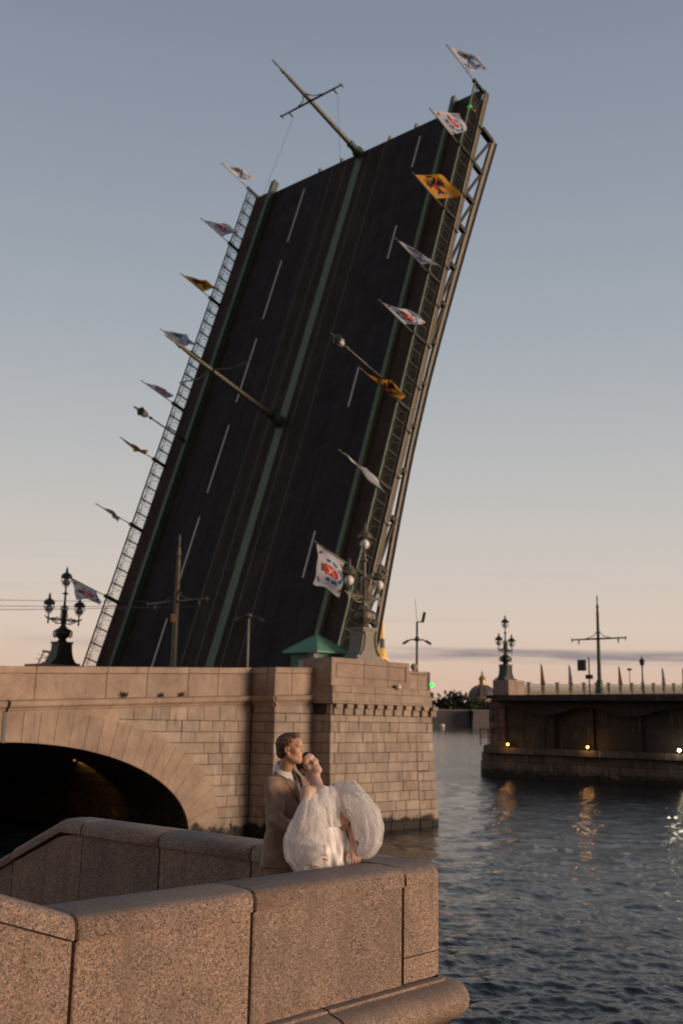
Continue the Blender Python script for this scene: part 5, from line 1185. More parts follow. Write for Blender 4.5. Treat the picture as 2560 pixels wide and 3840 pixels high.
def np_mesh(name, v, f, mats, parent, mi=None, smooth=True):
    me = bpy.data.meshes.new(name); f = np.asarray(f)
    me.vertices.add(len(v)); me.vertices.foreach_set('co', np.asarray(v, np.float32).ravel()); me.loops.add(f.size); me.loops.foreach_set('vertex_index', f.ravel().astype(np.int32))
    me.polygons.add(len(f)); me.polygons.foreach_set('loop_start', np.arange(0, f.size, 4, dtype=np.int32)); me.polygons.foreach_set('loop_total', np.full(len(f), 4, np.int32))
    for m in (mats if isinstance(mats, (list, tuple)) else [mats]): me.materials.append(m)
    if mi is not None: me.polygons.foreach_set('material_index', np.asarray(mi, np.int32))
    me.polygons.foreach_set('use_smooth', np.full(len(f), smooth)); me.update(calc_edges=True); me.validate()
    return link(name, me, parent)
def zones(*segs):
    out = []
    for a, b, h in segs: out += list(np.arange(a, b - h * 0.5, h))
    return np.array(out + [segs[-1][1]])
class Head:
    """head frame: x to the person's left, y forward out of the face, z up"""
    def __init__(s, c, F, U, k):
        s.c = np.array(c, float); F = nrm_(F); U = nrm_(np.array(U) - F * (np.array(U) @ F)); L = np.cross(U, F); s.A = np.array([L, F, U]); s.k = k
    def w(s, p): return s.c + (np.array(p, float) * s.k) @ s.A
    def E(s, p, r): return ell(s.w(p), np.array(r) * s.k, s.A)
    def C(s, a, b, ra, rb): return cap(s.w(a), s.w(b), ra * s.k, rb * s.k)
    def loc(s, P): return ((P - s.c) @ s.A.T) / s.k
    def prims(s, fem=False):
        E, C = s.E, s.C; j = 0.9 if fem else 1.0; o = []
        q = .80 if fem else 1.0
        o += [(E((0, -.016, .045 * q), (.076, .096, .086 * (.5 + .5 * q))), .0), (E((0, .045, .035 * q), (.062, .050, .066 * q)), .03), (E((0, .032, -.042), (.060 * j, .062, .080)), .03)]
        for m in (-1, 1):
            o += [(C((m * .054 * j, -.004, -.055), (m * .016, .070, -.104), .021 * j, .020 * j), .03), (E((m * .046, .062, -.022), (.024, .024, .022)), .03),
                  (E((m * .030, .086, .026), (.026, .014, .010 if not fem else .008)), .02)]
        o += [(E((0, .078, -.104), (.022 * j, .020, .020)), .02), (E((0, .088, .045), (.042, .018, .035)), .03)]
        for m in (-1, 1): o += [(E((m * .033, .106, .002), (.021, .014, .013)), .014, '-'), (E((m * .032, .080, .001), (.0185, .0165, .0135)), .005)]
        n = 0.92 if fem else 1.0
        o += [(C((0, .090, .012), (0, .094 + .022 * n, -.026), .0085, .0105), .013), (E((0, .096 + .020 * n, -.031), (.0115, .011, .0095)), .007)]
        for m in (-1, 1): o += [(E((m * .0125, .101, -.034), (.0085, .011, .0075)), .006), (E((m * .007, .108, -.0415), (.0035, .005, .004)), .003, '-')]
        o += [(E((0, .084, -.062), (.033, .022, .030)), .02), (E((0, .1005, -.0580), (.023, .0085, .0058)), .007), (E((0, .0990, -.0710), (.020, .0090, .0066)), .007), (E((0, .110, -.0640), (.024, .006, .0016)), .003, '-')]
        for m in (-1, 1):
            A = s.A
            o += [(E((m * .0795, -.012, -.004), (.0105, .023, .034)), .006), (E((m * .088, -.008, -.002), (.007, .013, .021)), .006, '-'), (E((m * .076, -.006, -.034), (.008, .012, .012)), .006)]
        return o
    def skin_slots(s, v, f, lips=True):
        c = s.loc(v[f].mean(1)); mi = np.zeros(len(f), int)
        lp = ((c[:, 0] / .0215) ** 2 + ((c[:, 2] + .0642) / .0115) ** 2 < 1) & (c[:, 1] > .090); mi[lp] = 1
        return mi
def finger_chain(base, d, n, L, r, bend):
    """three phalanges curling towards -n"""
    o = []; p = np.array(base, float); d = nrm_(d); n = nrm_(n)
    for i, (l, b) in enumerate(zip((.46, .30, .24), bend)):
        c, s_ = cos(b), sin(b); d2 = d * c - n * s_; n2 = n * c + d * s_; q = p + d2 * L * l
        o.append((cap(p, q, r * (1 - .10 * i), r * (.90 - .10 * i)), .004)); p, d, n = q, d2, n2
    return o
def hand(w, d, n, th, sc, bends, thumb):
    """w wrist, d towards the fingers, n out of the back of the hand, th towards the thumb"""
    d = nrm_(d); n = nrm_(np.array(n) - d * (np.array(n) @ d)); th = nrm_(np.array(th) - d * (np.array(th) @ d) - n * (np.array(th) @ n)); w = np.array(w, float); o = []
    L = (.070, .078, .073, .058)
    for i, x in enumerate((.030, .010, -.010, -.028)):
        k = w + (d * (.088 - .004 * abs(i - 1)) + th * x) * sc; b0 = w + (d * .012 + th * x * .55) * sc
        o.append((cap(b0, k, .0125 * sc, .0108 * sc), .016 * sc)); dd = d + th * (x * 2.6)
        o += finger_chain(k, dd, n, L[i] * sc, (.0088, .0090, .0086, .0076)[i] * sc, bends[i])
    t0 = w + (d * .022 + th * .024 - n * .004) * sc; t1 = t0 + nrm_(d * .75 + th * thumb[0] - n * thumb[1]) * .042 * sc; t2 = t1 + nrm_(d * .95 + th * thumb[0] * .6 - n * thumb[1]) * .030 * sc; t3 = t2 + nrm_(d + th * thumb[0] * .2 - n * thumb[1] * 1.3) * .024 * sc
    o += [(cap(t0, t1, .0150 * sc, .0110 * sc), .012 * sc), (cap(t1, t2, .0108 * sc, .0098 * sc), .004), (cap(t2, t3, .0098 * sc, .0080 * sc), .003)]
    return o
def cloth_mat(name, col, rough=0.85, weave=900, bump=0.25, var=0.12, sheen=0.2, wv=0.16):
    m, t, b = newmat(name); P = t.nodes.new('ShaderNodeTexCoord').outputs['Object']
    n = noise(t, P, 14, 4, 0.6); n2 = noise(t, P, weave, 2, 0.6)
    c = mix(t, 1.0, col, ramp(t, n.outputs[0], [(0.3, 1 - var), (0.7, 1 + var)]), 'MULTIPLY'); c = mix(t, 1.0, c, ramp(t, n2.outputs[0], [(0.35, 1 - wv), (0.65, 1 + wv)]), 'MULTIPLY')
    t.links.new(c, b.inputs['Base Color']); b.inputs['Roughness'].default_value = rough; b.inputs['Sheen Weight'].default_value = sheen
    bp = t.nodes.new('ShaderNodeBump'); bp.inputs['Strength'].default_value = bump; bp.inputs['Distance'].default_value = 0.004
    h = mathn(t, 'ADD', mathn(t, 'MULTIPLY', noise(t, P, 28, 3, 0.55, 0.8).outputs[0], 2.2), n2.outputs[0]); t.links.new(h, bp.inputs['Height']); t.links.new(bp.outputs[0], b.inputs['Normal']); return m
def skin_mat(name, col):
    m, t, b = newmat(name); P = t.nodes.new('ShaderNodeTexCoord').outputs['Object']; n = noise(t, P, 22, 4, 0.6)
    c = mix(t, ramp(t, n.outputs[0], [(0.35, 0.0), (0.75, 0.45)]), col, (col[0] * 1.02, col[1] * .80, col[2] * .72)); t.links.new(c, b.inputs['Base Color'])
    b.inputs['Roughness'].default_value = 0.5; b.inputs['Subsurface Weight'].default_value = 0.12; b.inputs['Subsurface Radius'].default_value = (0.012, 0.005, 0.003); b.inputs['Subsurface Scale'].default_value = 1.0; return m
def hair_mat(name, c0, c1):
    m, t, b = newmat(name); P = t.nodes.new('ShaderNodeTexCoord').outputs['Object']
    mp = t.nodes.new('ShaderNodeMapping'); mp.inputs['Scale'].default_value = (22, 120, 90); mp.inputs['Rotation'].default_value = (0.2, 0.5, 0.1); t.links.new(P, mp.inputs[0])
    n = noise(t, mp.outputs[0], 1.0, 4, 0.6, 0.5); t.links.new(ramp(t, n.outputs[0], [(0.38, c0), (0.64, c1)]), b.inputs['Base Color']); b.inputs['Roughness'].default_value = 0.45
    bp = t.nodes.new('ShaderNodeBump'); bp.inputs['Strength'].default_value = 0.6; bp.inputs['Distance'].default_value = 0.004; t.links.new(n.outputs[0], bp.inputs['Height']); t.links.new(bp.outputs[0], b.inputs['Normal']); return m
def tulle(name, opac, col=(0.94, 0.92, 0.90)):
    m, t, b = newmat(name); t.nodes.remove(b); P = t.nodes.new('ShaderNodeTexCoord').outputs['Object']
    wv = noise(t, P, 9, 3, 0.5, 0.6); wm = t.nodes.new('ShaderNodeVectorMath'); wm.operation = 'MULTIPLY_ADD'; t.links.new(wv.outputs['Color'], wm.inputs[0]); wm.inputs[1].default_value = (.035, .035, .035); t.links.new(P, wm.inputs[2])
    mp = t.nodes.new('ShaderNodeMapping'); mp.inputs['Scale'].default_value = (7, 7, 150); mp.inputs['Rotation'].default_value = (0.3, 0.85, 0.2); t.links.new(wm.outputs[0], mp.inputs[0]); l = noise(t, mp.outputs[0], 1.6, 3, 0.6)
    def threads(rot, sc, lo):
        q = t.nodes.new('ShaderNodeMapping'); q.vector_type = 'TEXTURE'; q.inputs['Scale'].default_value = tuple(1 / x for x in sc); q.inputs['Rotation'].default_value = rot; t.links.new(wm.outputs[0], q.inputs[0])
        return ramp(t, noise(t, q.outputs[0], 1.4, 2, 0.5).outputs[0], [(lo, 0.0), (lo + 0.07, 1.0)])
    l2 = threads((0.3, -0.9, 0.4), (5, 5, 110), 0.58); l3 = threads((1.3, 1.1, 0.9), (5, 5, 130), 0.60); l1 = threads((0.2, 0.95, 0.3), (4, 4, 120), 0.57)
    big = noise(t, P, 7, 3, 0.6, 1.0)
    a = mathn(t, 'MAXIMUM', mathn(t, 'MAXIMUM', l1, l2), l3)
    a = mathn(t, 'MULTIPLY_ADD', a, 0.34, mathn(t, 'MULTIPLY_ADD', big.outputs[0], 0.8, opac - 0.45), clamp=True)
    df = t.nodes.new('ShaderNodeBsdfDiffuse'); df.inputs[0].default_value = (*col, 1); tl = t.nodes.new('ShaderNodeBsdfTranslucent'); tl.inputs[0].default_value = (*col, 1)
    bp = t.nodes.new('ShaderNodeBump'); bp.inputs['Strength'].default_value = 0.5; bp.inputs['Distance'].default_value = 0.02; t.links.new(noise(t, P, 30, 4, 0.6, 1.2).outputs[0], bp.inputs['Height']); t.links.new(bp.outputs[0], df.inputs['Normal'])
    m1 = t.nodes.new('ShaderNodeMixShader'); m1.inputs[0].default_value = 0.25; t.links.new(df.outputs[0], m1.inputs[1]); t.links.new(tl.outputs[0], m1.inputs[2])
    tr = t.nodes.new('ShaderNodeBsdfTransparent'); m2 = t.nodes.new('ShaderNodeMixShader'); t.links.new(a, m2.inputs[0]); t.links.new(tr.outputs[0], m2.inputs[1]); t.links.new(m1.outputs[0], m2.inputs[2])
    t.links.new(m2.outputs[0], t.nodes['Material Output'].inputs[0]); return m
SK_M = skin_mat('tanned_skin', (0.55, 0.325, 0.21)); SK_F = skin_mat('fair_skin', (0.62, 0.42, 0.32)); LIP_M = simple('lip_dull', (0.36, 0.15, 0.11), 0.45, var=0.03); LIP_F = simple('lip_rose', (0.50, 0.26, 0.20), 0.4, var=0.03)
HAIR_M = hair_mat('light_brown_hair', (0.040, 0.019, 0.010), (0.20, 0.098, 0.042)); HAIR_F = hair_mat('dark_brown_hair', (0.014, 0.008, 0.006), (0.06, 0.030, 0.020))
BROW = simple('eyebrow_hair', (0.10, 0.055, 0.03), 0.8); LASH = simple('lash', (0.03, 0.018, 0.014), 0.8)
SUIT = cloth_mat('brown_wool', (0.29, 0.195, 0.132), 0.9, 700, 0.2, 0.1); SUITD = cloth_mat('dark_wool', (0.07, 0.048, 0.035)); SHIRT = cloth_mat('white_cotton', (0.72, 0.69, 0.66), 0.8, 600, 0.12, 0.04)
SATIN = cloth_mat('ivory_satin', (0.80, 0.76, 0.72), 0.38, 300, 0.05, 0.03, 0.0, 0.03); TUL = tulle('sheer_tulle', 0.40); TUL2 = tulle('dense_tulle', 0.72); PEARL = simple('pearl', (0.85, 0.8, 0.74), 0.2)
PROT = YAW - pi / 2
def pl(p): return (RT * p[0] + FW * p[1] + Vector((0, 0, p[2])))
FLOOR = 3.58
def root_person(label, x, y):
    q = RT * x + FW * y; return thing('person', label, 'person', (q.x, q.y, FLOOR), None, (0, 0, PROT))
def shift(v, x, y): return np.asarray(v) - np.array([x, y, FLOOR])

# ---- groom
MX, MY = -0.38, 8.10
man = root_person('man in a brown suit and white shirt looking right, embracing the bride from behind', MX, MY)
latM = nrm_([-0.5, -0.87]); frM = V3(0.87, -0.5, 0); laM = V3(-0.5, -0.87, 0)
hm = Head((-0.352, 7.985, 5.276), (0.98, -0.18, 0.07), (-0.07, 0, 1), 0.845)
C0 = V3(MX, MY, 0)
def mp(l, f, z): return C0 + laM * l + frM * f + V3(0, 0, z)
sR, eR, wR = V3(-.470, 7.945, 5.005), V3(-.425, 7.835, 4.755), V3(-.22, 7.80, 4.69)
sL, eL, wL = mp(-.18, 0, 5.01), V3(-.13, 8.22, 4.86), V3(.090, 7.835, 4.832)
body = [(tower([(5.06, MX, MY, .15, .075), (4.98, MX, MY, .175, .10), (4.85, MX, MY, .155, .105), (4.70, MX, MY, .14, .10), (4.55, MX - .01, MY, .155, .11), (4.42, MX - .01, MY, .15, .11)], latM), .03),
        (cap((-.395, 8.10, 5.06), (-.372, 8.01, 5.19), .056, .052), .03), (cap(sR, eR, .052, .042), .04), (cap(eR, wR, .042, .028), .02), (cap(sL, eL, .052, .042), .04), (cap(eL, wL, .040, .026), .02)]
for l in (-.085, .085):
    body += [(cap(mp(l, 0, 4.42), mp(l, .02, 4.05), .085, .058), .05), (cap(mp(l, .02, 4.05), mp(l, -.01, 3.66), .056, .038), .03), (cap(mp(l, -.04, 3.63), mp(l, .15, 3.61), .036, .028), .03)]
body += hm.prims()
body += hand(wL, (-.42, -.28, -.86), (.40, -.90, .10), (-.85, -.2, .45), .98, ((.30, .35, .2), (.25, .4, .25), (.25, .45, .3), (.3, .5, .3)), (.8, .2))
body += hand(wR, (.9, -.1, -.2), (0, -1, .2), (.2, 0, 1), .95, ((.3, .3, .2),) * 4, (.6, .3))
gx = zones((-.60, -.20, .0042), (-.20, .02, .012), (.02, .13, .0042)); gy = zones((7.66, 7.89, .0055), (7.89, 8.12, .0042), (8.12, 8.36, .010)); gz = zones((3.56, 4.66, .014), (4.66, 4.86, .0042), (4.86, 5.15, .010), (5.15, 5.42, .0034))
D = field(body, gx, gy, gz); v, f = nets(D, gx, gy, gz); v = relax(v, f, 1, 0.4)
np_mesh('body', shift(v, MX, MY), f, [SK_M, LIP_M], man, hm.skin_slots(v, f))
def hair_field(h, ymax, shell, extra, zmin_fn):
    zz = np.array([p[0] for p in ymax]); yy = np.array([p[1] for p in ymax]); fE = [h.E(c, r)[0] for c, r in shell]
    def fn(P):
        d = fE[0](P)
        for e in fE[1:]: d = smin(d, e(P), 0.02)
        q = h.loc(P); lim = (q[..., 1] - np.interp(q[..., 2], zz, yy) + 0.14 * np.maximum(np.abs(q[..., 0]) - 0.045, 0)) * h.k * 0.75; d = np.maximum(d, lim)
        d = np.maximum(d, (zmin_fn(q) - q[..., 2]) * h.k)
        s = 0.0013 * np.sin(q[..., 0] * 260 + 5 * np.sin(q[..., 1] * 30)) + 0.0010 * np.sin(q[..., 2] * 230 - q[..., 1] * 120)
        return d + s
    return fn, h.c - 0.16, h.c + 0.16
hf = hair_field(hm, [(-.10, -.055), (-.04, -.035), (-.012, .006), (.02, .014), (.05, .030), (.085, .062), (.105, .088), (.15, .10)], [((0, -.022, .048), (.0845, .108, .094)), ((0, .035, .112), (.055, .060, .032)), ((.0, -.085, -.02), (.062, .04, .06))], None,
                lambda q: np.where(q[..., 1] < -.03, -.085, np.where(np.abs(q[..., 0]) > .06, .022 - .6 * np.clip(q[..., 1] + .02, -.02, .06), -.09)))
gx = np.arange(-.56, -.22, .0036); gy = np.arange(7.88, 8.12, .0036); gz = np.arange(5.14, 5.42, .0036)
v, f = nets(field([(hf, 0)], gx, gy, gz), gx, gy, gz); np_mesh('hair', shift(relax(v, f, 1, .3), MX, MY), f, HAIR_M, man)
def face_bits(h, par, mx, my, closed, brow_m):
    T = Matrix.Identity(3)
    for m in (-1, 1):
        mb = MB(); pts = [h.w((m * x, y, z)) for x, y, z in ((.014, .099, .021), (.026, .101, .0265), (.040, .094, .026), (.050, .083, .020))]
        mb.tube([tuple(shift(p, mx, my)) for p in pts], [.0026 * h.k / .8, .0034, .003, .0016], 5); mb.build('eyebrow', brow_m, par, True)
        mb = MB(); z0 = -.0055 if closed else .0035
        pts = [h.w((m * x, y, z)) for x, y, z in ((.017, .0925, z0 + .002), (.026, .0985, z0 - (.003 if closed else -.0015)), (.036, .0970, z0 - (.003 if closed else -.001)), (.047, .0865, z0 + .0005))]
        mb.tube([tuple(shift(p, mx, my)) for p in pts], .0017, 5); mb.build('eyelash', LASH, par, True)
        if not closed:
            mb = MB(); mb.lathe([(.001, -.0075)] + [(.0075 * sin(a), -.0075 * cos(a)) for a in (.6, 1.2, 1.8, 2.4)] + [(.001, .0075)], 8); o = mb.build('eye', LASH, par, True); o.location = tuple(shift(h.w((m * .0325, .0905, -.0005)), mx, my)); o.scale = (.8, .8, .45)
face_bits(hm, man, MX, MY, False, BROW)
# shirt, collar, jacket
JT = [(5.085, MX - .005, MY, .105, .066), (5.05, MX - .003, MY, .165, .092), (5.0, MX, MY, .196, .116), (4.93, MX, MY, .203, .131), (4.80, MX + .005, MY - .01, .180, .132), (4.70, MX + .002, MY - .01, .172, .126), (4.60, MX - .004, MY, .184, .134), (4.50, MX - .010, MY, .196, .142), (4.425, MX - .014, MY, .203, .146)]
shirt = [(tower([(z, x, y, a - .014, b - .010) for z, x, y, a, b in JT if z > 4.44] , latM), .02), (cap((-.393, 8.10, 5.02), (-.388, 8.08, 5.075), .060, .050), .03)]
gx = np.arange(-.62, -.12, .007); gy = np.arange(7.84, 8.36, .007); gz = np.arange(4.42, 5.16, .007)
v, f = nets(field(shirt, gx, gy, gz), gx, gy, gz); np_mesh('shirt', shift(relax(v, f, 1), MX, MY), f, SHIRT, man)
def band(profile_fn, n, mat, nm, par, mx, my, th=.004):
    """thin folded cloth band: profile_fn(i/n) -> (outer top, outer bottom)"""
    vs = []; fs = []
    for i in range(n + 1):
        a, b, o = profile_fn(i / n); vs += [a, b, b + o * th, a + o * th]
    for i in range(n):
        for k in range(4): fs.append((i * 4 + k, i * 4 + (k + 1) % 4, i * 4 + 4 + (k + 1) % 4, i * 4 + 4 + k))
    fs += [(3, 2, 1, 0), tuple(4 * n + k for k in range(4))]
    mb = MB(); mb.v = [tuple(shift(p, mx, my)) for p in vs]; mb.f = fs; mb.m = [0] * len(fs); o = mb.build(nm, mat, par); return smooth_by_angle(o, 40)
def collar(t):
    a = pi * 2 * (0.045 + 0.91 * t); front = (1 + cos(a)) / 2; c, s_ = cos(a), sin(a)
    ctr = V3(-.386, 8.075, 0); dr = frM * c + laM * s_; r0 = .063; zt = 5.186 - .082 * front ** .8; drop = .045 + .030 * front ** 6
    return ctr + dr * r0 + V3(0, 0, zt), ctr + dr * (r0 + .022 + .012 * front) + V3(0, 0, zt - drop), dr
band(collar, 40, SHIRT, 'shirt_collar', man, MX, MY)
def wrinkle(P):
    x, y, z = P[..., 0], P[..., 1], P[..., 2]
    return .0038 * np.sin(z * 34 + 26 * x + 3 * np.sin(14 * y + 6 * z)) * np.sin(x * 21 + 1.3 * z * 9) + .0009 * np.sin(z * 70 - 50 * x)
def sleeve(a, b, c, r):
    p1, p2, p3 = cap(a, b, r[0], r[1]), cap(b, c, r[1], r[2]), None
    def f_(P): return smin(p1[0](P), p2[0](P), .03) + wrinkle(P) * 1.8 + elbow(P)
    return f_, np.minimum(p1[1], p2[1]), np.maximum(p1[2], p2[2])
jt = tower(JT, latM); jf = (lambda P: jt[0](P) + wrinkle(P), jt[1], jt[2])
def vcut(P):
    q = P - C0; l = np.abs(q @ laM); fr = q @ frM; z = P[..., 2]
    w = np.interp(z, [4.88, 4.90, 5.05, 5.13], [-.02, 0.0, .062, .082]); return np.maximum(l - w, .02 - fr)
def elbow(P): r = np.linalg.norm(P - eR, axis=-1); return .0075 * np.exp(-(r / .085) ** 2) * np.sin(95 * (P[..., 2] + .55 * P[..., 0]) + 6 * P[..., 1])
jack = [(jf, .0), (sleeve(sR, eR, wR, (.068, .060, .046)), .014), (sleeve(sL, eL, wL + V3(-.06, .10, .01), (.068, .056, .042)), .035), (cap(mp(.10, -.01, 5.055), mp(.02, -.055, 5.135), .036, .030), .03), (cap(mp(-.10, -.01, 5.055), mp(-.02, -.055, 5.135), .036, .030), .03),
        ((vcut, C0 + V3(-.3, -.3, 4.86), C0 + V3(.3, .3, 5.2)), .006, '-'), ((lambda P: np.maximum(np.abs((P - C0) @ laM - .006 * np.sin(P[..., 2] * 20)) - .006, np.maximum(P[..., 2] - 4.62, -.05 - (P - C0) @ -frM)), C0 + V3(-.3, -.3, 4.4), C0 + V3(.3, .3, 4.64)), .004, '-')]
gx = np.arange(-.64, .12, .0065); gy = np.arange(7.72, 8.40, .0065); gz = np.arange(4.405, 5.20, .0065)
v, f = nets(field(jack, gx, gy, gz), gx, gy, gz); np_mesh('jacket', shift(relax(v, f, 1, .4), MX, MY), f, SUIT, man)
def surf(l, z, off):
    g = lambda i: np.interp(z, [r[0] for r in sorted(JT)], [r[i] for r in sorted(JT)])
    a, b = g(3), g(4); fq = b * sqrt(max(0.02, 1 - (l / a) ** 2)); return V3(g(1), g(2), 0) + laM * l + frM * (fq + off) + V3(0, 0, z)
for s_ in (1, -1):
    zs = [4.885, 4.92, 4.96, 5.00, 5.035, 5.0355, 5.06, 5.085, 5.11, 5.13]; out = [.020, .052, .082, .108, .122, .098, .112, .108, .098, .086]
    vs = []; fs = []; nl = 5
    for z, wo in zip(zs, out):
        wi = float(np.interp(z, [4.88, 4.90, 5.05, 5.13], [.0, .004, .060, .080])) - .004
        for k in range(nl):
            l = wi + (wo - wi) * k / (nl - 1); zz = min(z, 5.075); p = surf(s_ * l, zz, .010 + .006 * sin(pi * k / (nl - 1))) + V3(0, 0, z - zz) - frM * max(0, z - 5.075) * 1.15; vs.append(p)
    n0 = len(vs); vs += [p - frM * .007 for p in vs]
    for i in range(len(zs) - 1):
        for k in range(nl - 1): q = i * nl + k; fs += [(q, q + 1, q + nl + 1, q + nl), (n0 + q, n0 + q + nl, n0 + q + nl + 1, n0 + q + 1)]
        for k in (0, nl - 1): q = i * nl + k; fs.append((q, q + nl, n0 + q + nl, n0 + q))
    mb = MB(); mb.v = [tuple(shift(p, MX, MY)) for p in vs]; mb.f = fs; mb.m = [0] * len(fs); smooth_by_angle(mb.build('lapel', SUIT, man), 50)
vs = [surf(.10 + x, z, .004 + o) for o in (.0, .006) for z in (4.60, 4.655) for x in (0, .09)]
mb = MB(); mb.v = [tuple(shift(p, MX, MY)) for p in vs]; mb.f = [(0, 1, 3, 2), (4, 5, 7, 6), (0, 1, 5, 4), (2, 3, 7, 6), (0, 2, 6, 4), (1, 3, 7, 5)]; mb.m = [0] * 6; mb.build('pocket_flap', SUIT, man)
tr = []
for l in (-.085, .085): tr += [(cap(mp(l, 0, 4.46), mp(l, .02, 4.05), .102, .078), .06), (cap(mp(l, .02, 4.05), mp(l, -.01, 3.67), .078, .062), .03)]
gx = np.arange(-.62, -.12, .012); gy = np.arange(7.84, 8.36, .012); gz = np.arange(3.62, 4.58, .012)
v, f = nets(field(tr, gx, gy, gz), gx, gy, gz); np_mesh('trousers', shift(v, MX, MY), f, SUIT, man)
for l in (-.085, .085):
    sh = [(cap(mp(l, -.045, 3.63), mp(l, .17, 3.612), .046, .036), .02)]; gx = np.arange(-.62, -.05, .008); gy = np.arange(7.8, 8.4, .008); gz = np.arange(3.58, 3.70, .008)
    v, f = nets(field(sh, gx, gy, gz), gx, gy, gz); np_mesh('shoe', shift(v, MX, MY), f, SUITD, man)

# ---- bride
BX, BY = -0.08, 7.86
bride = root_person('woman in a white dress with huge sheer sleeves, eyes closed, leaning back on the man', BX, BY)
laB = V3(-.77, -.64, 0); frB = V3(.64, -.77, 0); latB = laB[:2]
hb = Head((-0.210, 8.06, 5.156), (.238, -.863, .447), (-.694, .172, .702), 0.82)
def bp_(l, f, z, cx=-.11, cy=7.86): return V3(cx, cy, 0) + laB * l + frB * f + V3(0, 0, z)
bR, bL = bp_(.134, 0, 4.980), bp_(-.148, 0, 4.985)
weR, wwR = V3(-.245, 7.68, 4.74), V3(-.072, 7.545, 4.560)
weL, wwL = V3(.112, 7.925, 4.80), V3(.130, 7.79, 4.605)
bt = [(5.0, -.12, 7.865, .10, .055), (4.95, -.115, 7.865, .148, .078), (4.88, -.10, 7.86, .130, .095), (4.78, -.085, 7.86, .112, .082), (4.68, -.075, 7.86, .135, .10), (4.50, -.075, 7.87, .155, .12), (4.40, -.075, 7.87, .15, .12)]
bb_ = [(tower(bt, latB), .0), (cap((-.128, 7.90, 4.98), (-.183, 8.055, 5.105), .047, .046), .035), (cap(bp_(.06, .01, 4.985), bR, .030, .043), .04), (cap(bp_(-.06, .01, 4.985), bL, .030, .043), .04),
       (cap(bR, weR, .040, .034), .03), (cap(weR, wwR, .034, .023), .015), (cap(bL, weL, .040, .035), .03), (cap(weL, wwL, .0345, .024), .015), (cap(bp_(.03, .05, 4.992), bp_(.12, .03, 5.005), .008, .007), .012), (cap(bp_(-.03, .05, 4.992), bp_(-.12, .03, 5.005), .008, .007), .012)]
for l in (-.075, .075): bb_ += [(cap(bp_(l, 0, 4.42, -.075, 7.87), bp_(l, .03, 4.02, -.075, 7.87), .085, .056), .05), (cap(bp_(l, .03, 4.02, -.075, 7.87), bp_(l, 0, 3.66, -.075, 7.87), .054, .035), .03), (cap(bp_(l, -.03, 3.63, -.075, 7.87), bp_(l, .12, 3.605, -.075, 7.87), .030, .022), .03)]
bb_ += hb.prims(True)
bb_ += hand(wwR, (-.86, -.12, -.26), (.1, -.25, .95), (-.1, -.95, -.2), .92, ((.25, .3, .2), (.22, .3, .2), (.22, .32, .2), (.3, .35, .25)), (.9, .25))
bb_ += hand(wwL, (.22, -.22, -.88), (.25, -.93, .2), (-.95, -.2, -.2), .92, ((.10, .55, .35), (.05, .6, .3), (.05, .6, .3), (.1, .6, .35)), (.9, .1))
gx = zones((-.36, .22, .0043)); gy = zones((7.44, 7.62, .0045), (7.62, 7.92, .0060), (7.92, 8.19, .0040)); gz = zones((3.57, 4.46, .014), (4.46, 4.64, .0042), (4.64, 4.95, .010), (4.95, 5.34, .0036))
D = field(bb_, gx, gy, gz); v, f = nets(D, gx, gy, gz); v = relax(v, f, 1, 0.4)
np_mesh('body', shift(v, BX, BY), f, [SK_F, LIP_F], bride, hb.skin_slots(v, f))
hf = hair_field(hb, [(-.09, -.045), (-.04, -.030), (-.012, .008), (.004, .040), (.02, .052), (.04, .064), (.054, .084), (.068, .112), (.16, .13)], [((0, -.022, .040), (.086, .111, .089)), ((0, .030, .056), (.070, .0775, .058)), ((0, -.105, -.015), (.055, .05, .06))], None,
                lambda q: np.where(q[..., 1] < -.035, -.085, np.where(np.abs(q[..., 0]) > .06, .016 - .3 * np.clip(q[..., 1] + .02, -.02, .06), -.09)))
gx = np.arange(-.38, -.05, .0038); gy = np.arange(7.88, 8.25, .0038); gz = np.arange(5.04, 5.36, .0038)
v, f = nets(field([(hf, 0)], gx, gy, gz), gx, gy, gz); np_mesh('hair', shift(relax(v, f, 1, .3), BX, BY), f, HAIR_F, bride)
face_bits(hb, bride, BX, BY, True, LASH)
# dress: satin body with hanging folds
def folds(th, z): k = np.clip((4.80 - z) / .35, 0, 1); return k * (.0085 * np.sin(th * 9 + 2.2 * np.sin(z * 9)) + .005 * np.sin(th * 17 + 4 * z * 3)) + .002 * np.sin(z * 50 + th * 6)
dt = [(4.972, -.115, 7.862, .150, .085), (4.93, -.108, 7.86, .146, .100), (4.88, -.10, 7.858, .138, .108), (4.79, -.082, 7.858, .122, .095), (4.70, -.068, 7.86, .150, .115), (4.60, -.060, 7.86, .172, .135), (4.50, -.055, 7.865, .185, .150), (4.2, -.05, 7.90, .22, .19), (3.63, -.05, 7.93, .30, .27)]
gx = np.arange(-.45, .35, .0075); gy = np.arange(7.58, 8.28, .0075); gz = zones((3.59, 4.40, .02), (4.40, 5.0, .0065))
v, f = nets(field([(tower(dt, latB, folds), .0)], gx, gy, gz), gx, gy, gz); np_mesh('dress', shift(relax(v, f, 1, .3), BX, BY), f, SATIN, bride)
def catmull(P, n):
    P = np.array(P, float); out = []
    for i in range(len(P) - 1):
        a, b, c, d = P[max(i - 1, 0)], P[i], P[i + 1], P[min(i + 2, len(P) - 1)]; m = n // (len(P) - 1)
        for k in range(m):
            t = k / m; out.append(0.5 * ((2 * b) + (c - a) * t + (2 * a - 5 * b + 4 * c - d) * t * t + (3 * b - a - 3 * c + d) * t ** 3))
    out.append(P[-1]); return np.array(out)
